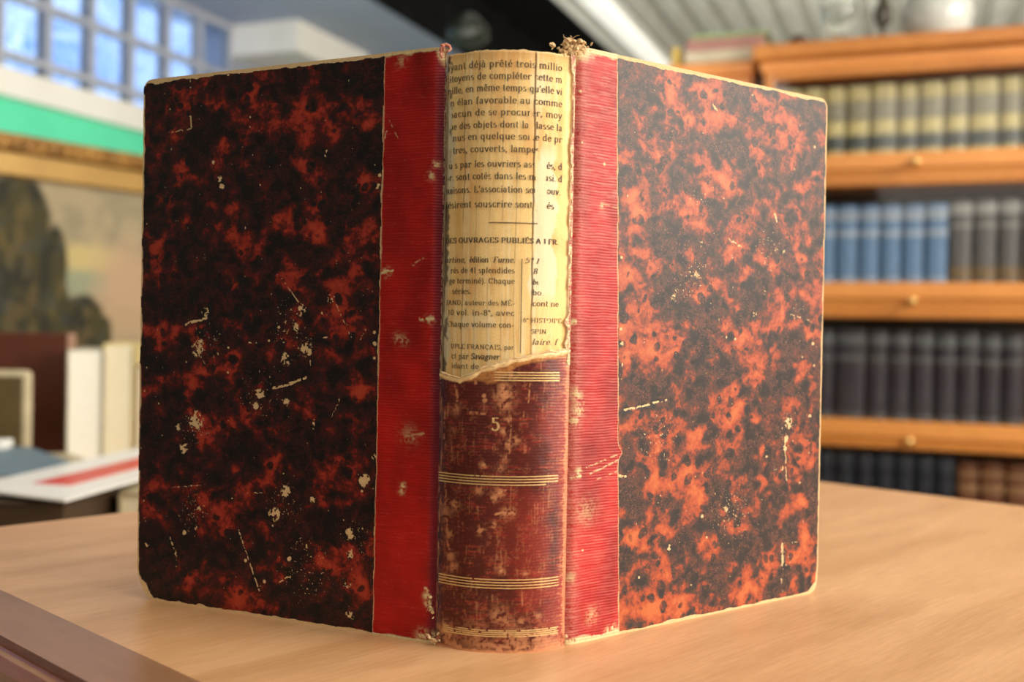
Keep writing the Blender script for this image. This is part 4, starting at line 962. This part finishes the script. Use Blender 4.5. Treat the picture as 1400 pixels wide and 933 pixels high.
for i, (z0, z1) in enumerate(secs):
    MB().box(CW0 + .02, CW1 - .02, .0, DEPTH - .01, E(z0) - .018, E(z0), .002).build('shelf', M['case2'], case)
    MB().box(CW0 + .02, CW1 - .02, .0, DEPTH - .01, E(z1) + .002, E(z1) + .016, .002).build('section_top', M['case'], case)
    door = MB().box(CW0 + .004, CW0 + .03, -.022, -.002, E(z0) - .016, E(z1) + .028, .003).build('glazed_door', M['case'], case)
    MB().box(CW1 - .03, CW1 - .004, -.022, -.002, E(z0) - .016, E(z1) + .028, .003).build('stile', M['case'], door)
    MB().box(CW0 + .03, CW1 - .03, -.022, -.002, E(z1), E(z1) + (.028 if i == 0 else secs[i - 1][0] - z1 - .045), .004).build('top_rail', M['case'], door)
    MB().box(CW0 + .03, CW1 - .03, -.026, -.002, E(z0) - .044, E(z0), .004).build('bottom_rail', M['case2'], door)
    MB().box(CW0 + .03, CW1 - .03, -.013, -.010, E(z0), E(z1)).build('pane', M['glass'], door)
    for xk in (pxb(1246),):
        k = MB().lathe([(.004, 0), (.004, .010), (.010, .014), (.012, .020), (.009, .027), (.003, .030)], 16).build('knob', M['brass'], door, True)
        k.rotation_euler = (math.pi / 2, 0, 0); k.location = (xk, -.026, E(z0) - .050 if i else E(z0) - .03)
MB().box(CW0, CW1, .01, DEPTH, 0, .07, .003).build('plinth', M['case'], case)

# volumes: local x across the spine, spine faces -y
VM = {
 'vellum': bc_mat('yellow_vellum', (.80, .70, .32), .35, .7, 60), 'vlabel': bc_mat('grey_green_label', (.10, .12, .11), .4), 'vlabel2': bc_mat('worn_grey_label', (.36, .34, .25), .45),
 'blue': bc_mat('blue_cloth', (.17, .33, .58), .45, .8, 80), 'bluel': bc_mat('pale_blue_title', (.45, .55, .68), .5),
 'grey': bc_mat('grey_cloth', (.16, .155, .155), .45, .8, 80), 'greyl': bc_mat('silver_title', (.42, .42, .40), .45), 'goldl': bc_mat('dull_gold_title', (.28, .20, .10), .45),
 'black': bc_mat('black_cloth', (.052, .046, .060), .40, .8, 80), 'blackl': bc_mat('silver_lettering', (.16, .17, .18), .45),
 'navy': bc_mat('navy_leather', (.022, .028, .045), .35, .7, 80), 'navyl': bc_mat('navy_raised_band', (.07, .085, .11), .35),
 'brown': bc_mat('brown_leather', (.22, .075, .03), .4, .7, 80), 'brownl': bc_mat('gilt_brown_label', (.42, .22, .10), .4),
 'pages': mat('volume_page_edges', (.62, .54, .38), (.5, .42, .28), .8, 40, stretch=(20, 1, 1)),
}
def spine_profile(w, d0=.0, bulge=.009, n=8, grow=0):
    return [(w / 2 * math.cos(math.pi * (1 - k / n)) * (1 + grow), -bulge * (1 + grow * 2) * math.sin(math.pi * k / n) - grow * .01) for k in range(n + 1)]
def band(mbx, w, z0, z1, bulge, out=.0014):
    n = 10; V = []
    bm = mbx.bm; a = []; b_ = []
    for k in range(n + 1):
        th = math.pi * (.06 + .88 * k / n); x = -(w / 2 + out) * math.cos(th); y = -(bulge + out) * math.sin(th)
        a.append(bm.verts.new((x, y, z0))); b_.append(bm.verts.new((x, y, z1)))
    for k in range(n): bm.faces.new((a[k], a[k + 1], b_[k + 1], b_[k]))
def volume(name, w, h, d, cov, bands, parent_loc, rz, pagesm='pages', bulge=.009):
    e = empty(name, parent_loc, rz)
    mb = MB(); pr = spine_profile(w, 0, bulge)
    t = .0025
    outer = pr + [(w / 2, d), (w / 2 - t, d), (w / 2 - t, .004), (-w / 2 + t, .004), (-w / 2 + t, d), (-w / 2, d)]
    mb.poly([(x, y) for x, y in outer], 0, h)
    mb.build('cover', VM[cov], e)
    MB().box(-w / 2 + t, w / 2 - t, .004, d - .004, .003, h - .003).build('page_block', VM[pagesm], e)
    for (z0, z1, mm, nm) in bands:
        q = MB(); band(q, w, h * z0, h * z1, bulge); q.build(nm, VM[mm], e, True)
    return e
RV = -RA
def case_pt(b_, dy, z): 
    return CP + Vector((math.cos(RV) * b_ - math.sin(RV) * dy, math.sin(RV) * b_ + math.cos(RV) * dy, z))
ordn = ['first', 'second', 'third', 'fourth', 'fifth', 'sixth', 'seventh', 'eighth', 'ninth', 'tenth', 'eleventh', 'twelfth']
rr = random.Random(3)
def row(xs, shelf_z, h, d, cov, bands, name, desc, shelf, group, hidden_left=0, cat='book', inset=.035, bulge=.013):
    edges = [pxb(x) for x in xs]; n = len(xs) - 1; wavg = (edges[-1] - edges[0]) / n
    proto = {}
    items = [(edges[i], edges[i + 1], i) for i in range(n)]
    for k in range(hidden_left): items.append((edges[0] - (k + 1) * wavg, edges[0] - k * wavg, -1 - k))
    for (b0, b1, i) in items:
        w_ = b1 - b0 - .006; hh = h * (1 + (rr.random() - .5) * .018)
        c = (b0 + b1) / 2
        e = volume(name, w_, hh, d, cov, bands, case_pt(c, inset + bulge + rr.random() * .004, E(shelf_z) + .0), RV, bulge=min(bulge, w_ * .32))
        if i < 0: lab = '%s, %s, %s one hidden behind the large book' % (desc, shelf, ordn[-i - 1])
        else: lab = '%s, %s, %s from the large book' % (desc, shelf, ordn[i])
        tag(e, lab, cat, group if i >= 0 else group + ', hidden ones')
vb = [(.985, 1.0, 'vlabel', 'head_band'), (.52, .76, 'vlabel2', 'title_label'), (.765, .775, 'vlabel', 'ruled_line'), (.50, .508, 'vlabel', 'ruled_line'), (.10, .30, 'vlabel', 'volume_label'), (.04, .048, 'vlabel', 'ruled_line')]
row([1118, 1148, 1182, 1219, 1248, 1285, 1318, 1360, 1391, 1424], .492, .200, .15, 'vellum', vb, 'vellum_volume', 'cream volume with grey labels', 'top shelf', 'cream volumes on the top shelf', 4)
bb = [(.80, .93, 'bluel', 'title_label'), (.60, .68, 'bluel', 'author_label'), (.04, .08, 'bluel', 'ruled_line')]
row([1112, 1138, 1169, 1199, 1229, 1261, 1294], .143, .215, .15, 'blue', bb, 'blue_volume', 'blue volume with pale lettering', 'second shelf', 'blue volumes on the second shelf', 4)
gb = [(.84, .96, 'greyl', 'title_label'), (.68, .72, 'greyl', 'ruled_line'), (.06, .20, 'goldl', 'gilt_panel')]
row([1294, 1328, 1362, 1394, 1428], .143, .222, .15, 'grey', gb, 'grey_volume', 'dark grey volume with silver title', 'second shelf', 'grey volumes on the second shelf', 0)
kb = [(.84, .94, 'blackl', 'title_label'), (.66, .70, 'blackl', 'author_label'), (.02, .06, 'blackl', 'ruled_line')]
row([1112, 1140, 1184, 1215, 1246, 1279, 1310, 1342, 1373, 1404], -.23, .243, .16, 'black', kb, 'black_volume', 'black volume with silver title', 'third shelf', 'black volumes on the third shelf', 4)
nb = [(.86, .88, 'navyl', 'raised_band'), (.72, .74, 'navyl', 'raised_band'), (.55, .57, 'navyl', 'raised_band'), (.90, .96, 'navyl', 'gilt_panel')]
row([1116, 1143, 1171, 1198, 1226, 1254, 1282, 1311], -.62, .30, .16, 'navy', nb, 'navy_volume', 'navy volume with raised bands', 'bottom shelf', 'navy volumes on the bottom visible shelf', 4)
rb = [(.86, .92, 'brownl', 'title_label'), (.72, .80, 'brownl', 'title_label'), (.60, .62, 'brownl', 'ruled_line')]
row([1312, 1344, 1380, 1416], -.62, .285, .16, 'brown', rb, 'brown_volume', 'brown leather volume with gilt labels', 'bottom shelf', 'brown volumes on the bottom visible shelf', 0)
for k, e in enumerate([o for o in bpy.data.objects if o.get('group') == 'grey volumes on the second shelf']):
    e['label'] = 'dark grey volume with silver title, %s to the right of the blue ones' % ordn[k]
for k, e in enumerate([o for o in bpy.data.objects if o.get('group') == 'brown volumes on the bottom visible shelf']):
    e['label'] = 'brown leather volume with gilt labels, %s to the right of the navy volumes' % ordn[k]

# low bookcase to the left of it
c2 = empty('open_bookcase', case_pt(-.585, .02, 0), RV)
tag(c2, 'lower orange wooden bookcase carrying a pile of books, behind the large book', 'bookcase')
MB().box(-.125, .125, -.02, .25, E(.735), E(.775), .006).build('cornice', M['case'], c2)
MB().box(-.12, .12, -.005, .25, E(.69), E(.735), .003).build('top_rail', M['case'], c2)
MB().box(-.12, -.10, 0, .25, 0, E(.69), .002).build('side_panel', M['case'], c2); MB().box(.10, .12, 0, .25, 0, E(.69), .002).build('side_panel', M['case'], c2)
MB().box(-.10, .10, .24, .25, 0, E(.69)).build('back_panel', M['caseback'], c2)
for z_ in (.35, .02, -.3): MB().box(-.10, .10, .0, .24, E(z_), E(z_) + .02, .002).build('shelf', M['case2'], c2)

def flat_book(name, loc, rz, w, d, th, cov, pg, label, cat='book', group=None, t=.003, tilt=None):
    """lying book: x = width (spine at -x), y = height of the pages, z = thickness"""
    e = empty(name, loc, rz); tag(e, label, cat, group)
    if tilt: e.rotation_euler = (tilt[0], tilt[1], rz)
    MB().box(-w / 2, w / 2, -d / 2, d / 2, 0, t, .0008).build('cover_board', cov, e)
    MB().box(-w / 2, w / 2, -d / 2, d / 2, th - t, th, .0008).build('cover_board', cov, e)
    MB().box(-w / 2, -w / 2 + t, -d / 2, d / 2, t, th - t).build('spine', cov, e)
    MB().box(-w / 2 + t, w / 2 - .004, -d / 2 + .004, d / 2 - .004, t, th - t).build('page_block', pg, e)
    return e
fm = lambda n, c, r=.5, k=.8: mat(n, c, [x * k for x in c], r, 30)
flat_book('lying_book', case_pt(-.555, .09, E(.7755)), RV + math.pi / 2, .15, .21, .036, fm('cream_cover', (.50, .43, .30)), VM['pages'], 'cream book, lowest of the pile on the low bookcase')
flat_book('lying_book', case_pt(-.545, .09, E(.8120)), RV + math.pi / 2, .15, .22, .034, fm('dusty_pink_cover', (.34, .16, .13)), VM['pages'], 'dusty pink book in the middle of the pile on the low bookcase')
flat_book('lying_book', case_pt(-.535, .09, E(.8465)), RV + math.pi / 2 + .05, .15, .22, .013, fm('green_cover', (.25, .33, .16)), VM['pages'], 'thin green book on top of the pile on the low bookcase')
o = MB().box(-.012, .012, -.04, .04, 0, .055, .005, seg=2).build('ochre_box', fm('ochre', (.50, .34, .07)))
o.location = case_pt(-.688, .06, E(.7755)); o.rotation_euler = (0, 0, RV); tag(o, 'small ochre box left of the pile of books on the low bookcase', 'box')
o = MB().lathe([(.012, 0), (.024, .008), (.026, .024), (.016, .034), (.010, .036)], 24).build('brown_pot', fm('dark_brown_glaze', (.06, .025, .012), .3), smooth=True)
o.location = case_pt(pxb(1082), .04, E(.806)); tag(o, 'small dark brown pot at the left end of the glazed bookcase top', 'pot')
# things on top of the glazed bookcase
m, nt, b = newmat('clear_glassware'); b.inputs['Transmission Weight'].default_value = 1; b.inputs['Roughness'].default_value = .05; b.inputs['IOR'].default_value = 1.3; b.inputs['Base Color'].default_value = (.95, .97, .95, 1)
M['cglass'] = m
o = MB().lathe([(.030, 0), (.034, .004), (.012, .010), (.010, .030), (.030, .045), (.048, .080), (.052, .120), (.046, .160), (.050, .165), (.044, .163), (.048, .120), (.044, .082), (.026, .050), (.003, .040)], 32).build('glass_goblet', M['cglass'], smooth=True)
o.location = case_pt(pxb(1132), .10, E(.806)); tag(o, 'clear glass goblet on the left part of the glazed bookcase top', 'glass')
o = MB().lathe([(.034, 0), (.036, .006), (.010, .014), (.008, .05), (.022, .07), (.026, .10), (.014, .13), (.010, .17), (.016, .19)], 24).build('dark_candlestick', fm('dark_bronze', (.07, .06, .045), .3), smooth=True)
o.location = case_pt(pxb(1195), .10, E(.806)); tag(o, 'dark turned candlestick between the goblet and the pale globe vase', 'candlestick')
o = MB().lathe([(.040, 0), (.060, .010), (.088, .045), (.096, .085), (.088, .130), (.060, .165), (.034, .18), (.038, .20)], 40).build('globe_vase', fm('pale_grey_glaze', (.60, .62, .58), .12, .9), smooth=True)
o.location = case_pt(pxb(1270), .13, E(.806)); tag(o, 'pale grey glossy globe vase on the glazed bookcase top', 'vase')

# small dim hanging lamp in the dark ceiling
lp = empty('pendant_lamp', (on_y(640, 30, 3.9).x, 3.9, on_y(640, 60, 3.9).z)); tag(lp, 'dim dark green glass lamp hanging from the black ceiling', 'lamp')
MB().lathe([(.05, 0), (.075, .02), (.07, .06), (.03, .10), (.012, .11)], 24).build('lamp_shade', fm('dark_green_glass', (.012, .016, .010), .35), lp, True)
MB().lathe([(.003, .11), (.003, zc - lp.location.z)], 8).build('cord', M['black'], lp)

# ------------------------------------------------------------------ side table with books on the left
TN = Vector((-EA.y, EA.x, 0)); TO = Vector((-.309, .654, 0))
def tpt(a, n, z=0): return TO + EA * a + TN * n + Vector((0, 0, z))
ST = CAMZ - .21
M['side'] = wood('tan_side_table', (.45, .30, .16), (.33, .20, .10), 0, .4)
sd = empty('side_table', tpt(.02, 1.02), math.atan2(EA.y, EA.x))
tag(sd, 'tan side table behind the cherry table, covered with books and papers', 'table')
MB().box(-.72, .72, -.97, .97, ST - .03, ST, .003).build('tabletop', M['side'], sd)
for (x, y) in ((-.66, -.9), (.66, -.9), (-.66, .9), (.66, .9)):
    MB().box(x - .03, x + .03, y - .03, y + .03, 0, ST - .03, .004).build('leg', M['side'], sd)
# framed landscape
D2 = Vector((.559, .829, 0)); pa = math.atan2(D2.y, D2.x)
o0 = on_y(0, 300, 2.2)
pf = empty('framed_painting', (o0.x, o0.y, ST), pa); tag(pf, 'landscape painting in a gilt frame leaning behind the books at left', 'painting')
M['gilt'] = mat('gilt_frame', (.40, .21, .045), (.20, .09, .015), .4, 26, stretch=(1, 1, 1), bump=.6, metal=.35)
M['gilt2'] = mat('gilt_frame_plain', (.40, .24, .060), (.33, .19, .045), .4, 8, metal=.35)
x0, x1, z0, z1 = -.42, .62, 0.0, on_y(0, 180, 2.2).z - ST
fw = .087
def orn(mb, a, b_, vert, xz):      # row of carved beads
    n = int((b_ - a) / .028)
    for k in range(n):
        t = bmesh.new(); bmesh.ops.create_icosphere(t, subdivisions=1, radius=.013)
        c = a + (k + .5) * (b_ - a) / n
        for v in t.verts: v.co = Vector(((c if not vert else xz) + v.co.x, -.012 + v.co.y * .7, (xz if not vert else c) + v.co.z * .8))
        mb.add(t)
def rail(name, bx, orow):
    r_ = MB().box(*bx[0], .006, seg=2).build(name, M['gilt'], pf)
    MB().box(*bx[1], .004).build('inner_moulding', M['gilt2'], r_)
    q = MB(); orn(q, *orow); q.build('carved_beads', M['gilt'], r_, True)
h2 = .036
rail('frame_rail', ((x0, x1, -.012, .04, z1 - h2, z1), (x0 + h2, x1 - h2, .0, .04, z1 - fw, z1 - h2)), (x0, x1, False, z1 - h2 / 2))
rail('frame_rail', ((x0, x1, -.012, .04, z0, z0 + h2), (x0 + h2, x1 - h2, .0, .04, z0 + h2, z0 + fw)), (x0, x1, False, z0 + h2 / 2))
rail('frame_stile', ((x0, x0 + h2, -.012, .04, z0 + h2, z1 - h2), (x0 + h2, x0 + fw, .0, .04, z0 + fw, z1 - fw)), (z0 + h2, z1 - h2, True, x0 + h2 / 2))
rail('frame_stile', ((x1 - h2, x1, -.012, .04, z0 + h2, z1 - h2), (x1 - fw, x1 - h2, .0, .04, z0 + fw, z1 - fw)), (z0 + h2, z1 - h2, True, x1 - h2 / 2))
def pconv(px, py):
    p = on_vplane(px, py, o0, -D2.y, D2.x) - Vector((o0.x, o0.y, ST)); return p.dot(D2), p.z
nu, nv = 220, 130
X, Z = np.meshgrid(np.linspace(x0 + fw, x1 - fw, nu), np.linspace(z0 + fw, z1 - fw, nv))
na = fbm(X / .05, Z / .05, 5, 4); nb_ = fbm(X / .02, Z / .03, 8, 4)
C = np.ones(X.shape + (3,)) * srgb(162, 148, 118); C = blend(C, srgb(142, 132, 108), sst(.4, .7, na))
def blob(C, px, py, rx, ry, c, a=1., soft=.25, j=.5, sub=None):
    s0, z0_ = pconv(px, py); s1, _ = pconv(px + rx, py); _, z2 = pconv(px, py + ry)
    d = np.hypot((X - s0) / abs(s1 - s0), (Z - z0_) / abs(z2 - z0_)) + (nb_ - .5) * j
    return blend(C, c, a * sst(1 + soft, 1 - soft, d))
C = blob(C, 115, 355, 50, 22, srgb(190, 172, 118), .9, .5); C = blob(C, 115, 388, 60, 18, srgb(140, 148, 122), .9, .4)
C = blob(C, 185, 400, 45, 60, srgb(182, 152, 122), .9, .5); C = blob(C, 165, 440, 40, 22, srgb(172, 148, 116), .8, .4)
dk = srgb(40, 40, 27); ol = srgb(84, 76, 36)
tr_ = np.zeros(X.shape)
for (px, py, rx, ry) in ((10, 330, 62, 88), (30, 300, 44, 62), (0, 420, 80, 70), (60, 380, 34, 72), (80, 360, 16, 52), (78, 430, 22, 60), (118, 440, 30, 36), (140, 455, 18, 26), (-60, 330, 60, 120), (50, 450, 90, 40), (-130, 400, 90, 60)):
    C = blob(C, px, py, rx, ry, dk, 1, .12, .25)
    s0, z0_ = pconv(px, py); s1, _ = pconv(px + rx, py); _, z2 = pconv(px, py + ry)
    tr_ = np.maximum(tr_, sst(1.1, .9, np.hypot((X - s0) / abs(s1 - s0), (Z - z0_) / abs(z2 - z0_))))
C = blend(C, ol, tr_ * .4 * sst(.45, .62, fbm(X / .025, Z / .07, 18, 3))); C = blend(C, srgb(130, 108, 60), tr_ * .3 * sst(.58, .7, fbm(X / .02, Z / .05, 28, 3)))
C = blend(C, srgb(60, 66, 60), tr_ * .5 * sst(.55, .7, fbm(X / .03, Z / .04, 38, 3)))
m, nt, b = newmat('oil_paint'); nt.links.new(attr(nt, 'Col'), b.inputs['Base Color']); b.inputs['Roughness'].default_value = .6; b.inputs['Specular IOR Level'].default_value = .25; M['oil'] = m
P = np.stack([X, X * 0 + .012, Z], -1)
mesh_obj('canvas', P.reshape(-1, 3), grid_faces(nv, nu), M['oil'], pf, attrs={'Col': ('FLOAT_COLOR', C.reshape(-1, 3))})
MB().box(x0 + h2, x1 - h2, .014, .03, z0 + h2, z1 - h2).build('backing_board', M['caseback'], pf)

def px_pos(px, t): return Vector(((px - 700) / FPX * t, t, 0))
pg_l = mat('pale_page_edges', (.95, .93, .84), (.88, .85, .72), .8, 40, stretch=(30, 1, 1))
pg_d = mat('warm_page_edges', (.84, .77, .58), (.76, .68, .48), .8, 40, stretch=(30, 1, 1))
def stand_book(name, px0, px1, ztop, t, d, cov, pg, label, rz=0, fore=True, thb=.003):
    """upright book; fore-edge faces the camera (fore) with boards left and right"""
    a, b_ = px_pos(px0, t), px_pos(px1, t); c = (a + b_) / 2; w = (b_ - a).length; h = ztop - ST
    e = empty(name, (c.x, c.y, ST), rz); tag(e, label, 'book')
    MB().box(-w / 2, -w / 2 + thb, 0, d, 0, h, .0008).build('cover_board', cov, e); MB().box(w / 2 - thb, w / 2, 0, d, 0, h, .0008).build('cover_board', cov, e)
    MB().box(-w / 2 + thb, w / 2 - thb, d - thb, d, 0, h).build('spine', cov, e)
    MB().box(-w / 2 + thb, w / 2 - thb, .004, d - thb, .003, h - .004).build('page_block', pg, e)
    return e
grey_cov = fm('greyish_tan_cover', (.42, .38, .28)); brown_cov = fm('red_brown_leather', (.095, .022, .010), .4); edge_pink = fm('lit_pink_edge', (.40, .22, .15))
yel_cov = fm('yellow_ochre_cover', (.62, .50, .22))
stand_book('upright_book', 93, 141, on_y(115, 478, 1.6).z, 1.6, .13, grey_cov, pg_l, 'upright book showing a bright cream fore-edge beside the brown book', .20)
stand_book('upright_book', 142, 184, on_y(160, 470, 1.62).z, 1.62, .13, yel_cov, pg_d, 'upright book with duller cream fore-edge next to the large marbled book', .14)
stand_book('upright_book', 186, 220, on_y(200, 500, 1.63).z, 1.63, .12, brown_cov, pg_d, 'dark brown upright book peeping out behind the left marbled board', .10)
# brown book showing its cover
e = empty('upright_book', (*px_pos(10, 1.66).xy, ST), .10); tag(e, 'large red-brown book standing with its cover to the viewer at left', 'book')
hb = on_y(40, 456, 1.6).z - ST
MB().box(-.10, .088, 0, .004, 0, hb, .001).build('cover_board', brown_cov, e); MB().box(-.10, .088, .028, .032, 0, hb, .001).build('cover_board', brown_cov, e)
MB().box(-.10, .084, .004, .028, .003, hb - .004).build('page_block', pg_d, e)
MB().box(.0882, .093, -.001, .033, 0, hb, .001).build('lit_edge', edge_pink, e)  # edge of the book, the light on it put into the pink
# small gilt-edged case in front of it
e = empty('gilt_edged_book', (*px_pos(-6, 1.53).xy, ST), .12); tag(e, 'small upright olive brown book with rounded cream border at far left', 'book')
hb = on_y(0, 506, 1.53).z - ST
oc = fm('olive_brown_cover', (.10, .065, .018)); cr_ = fm('cream_gilt_border', (.52, .44, .28))
MB().box(-.050, .048, 0, .016, 0, hb, .008, seg=3).build('border', cr_, e); MB().box(-.042, .038, -.002, .002, .008, hb - .009, .002).build('cover_panel', oc, e)
MB().box(-.040, -.008, -.006, -.002, .02, hb - .05, .002).build('spectacle_lens', fm('dull_gold_rim', (.35, .30, .08)), e)
# stack under the card
ax = math.atan2(.99, .13) - math.pi / 2
dark_olive = fm('dark_olive_cover', (.045, .042, .032)); dark_br = fm('dark_brown_cover', (.055, .030, .014)); tan_c = fm('tan_paper_cover', (.50, .42, .26))
C0 = Vector((-.411, 1.0, 0)); SS = Vector((-.89, .45, 0)).normalized(); LL = Vector((.13, .99, 0)).normalized()
def cp(a, l, z): q = C0 + SS * a + LL * l; return (q.x, q.y, z)
flat_book('lying_book', (-.312, 1.275, ST + .0005), ax, .14, .34, .034, tan_c, pg_d, 'thick cream-paged book lying under the white card, beside the marbled board')
flat_book('lying_book', (-.452, 1.09, ST + .0005), ax + .05, .075, .13, .036, dark_br, dark_br, 'dark brown book lying under the front corner of the white card')
flat_book('lying_book', (-.545, 1.13, ST + .0005), ax + .1, .095, .12, .030, dark_olive, dark_olive, 'small dark olive book lying under the left side of the white card')
o = MB().box(-.010, .010, -.006, .006, 0, .006, .001).build('paper_scrap', fm('white_scrap', (.7, .7, .66))); o.location = (-.455, .94, ST + .0005); o.rotation_euler = (0, 0, .4)
tag(o, 'tiny white scrap of paper in front of the pile with the card', 'paper')
# card with red panel
cz = CAMZ - .168
def quadslab(name, pts, z0_, z1_, mt, parent=None):
    mb = MB(); mb.poly(pts, z0_, z1_); return mb.build(name, mt, parent)
ce = empty('red_panel_card', cp(0, 0, cz)); tag(ce, 'white card with a long red panel lying on the pile of books at left', 'card')
def q2(a, l): q = SS * a + LL * l; return (q.x, q.y)
quadslab('sheet', [q2(0, 0), q2(0, .40), q2(.143, .40), q2(.143, 0)], 0, .0022, fm('white_card', (.86, .85, .84), .35, .97), ce)
quadslab('red_panel', [q2(.045, .068), q2(.040, .37), q2(.088, .37), q2(.092, .058)], .0022, .0025, fm('red_print', (.70, .05, .04), .35, .95), ce)
# blue book and tan book behind the card
an = math.atan2(-.21, .165)
cc = Vector((-.60, 1.33, 0))
flat_book('lying_book', (-.625, 1.372, ST + .0005), an, .28, .20, .022, tan_c, pg_d, 'tan book lying beneath the blue-grey book at left')
flat_book('lying_book', (-.655, 1.315, ST + .0230), an, .27, .20, .014, fm('blue_grey_cover', (.16, .24, .31)), VM['pages'], 'blue-grey book lying on a tan book at left')
o = MB().box(-.05, .05, -.02, .02, 0, .012, .002).build('white_paper_pad', fm('white_pad', (.8, .8, .76))); o.location = (-.72, 1.44, ST + .0375); o.rotation_euler = (0, 0, .1)
tag(o, 'small white pad of paper at far left in front of the olive book', 'paper pad')
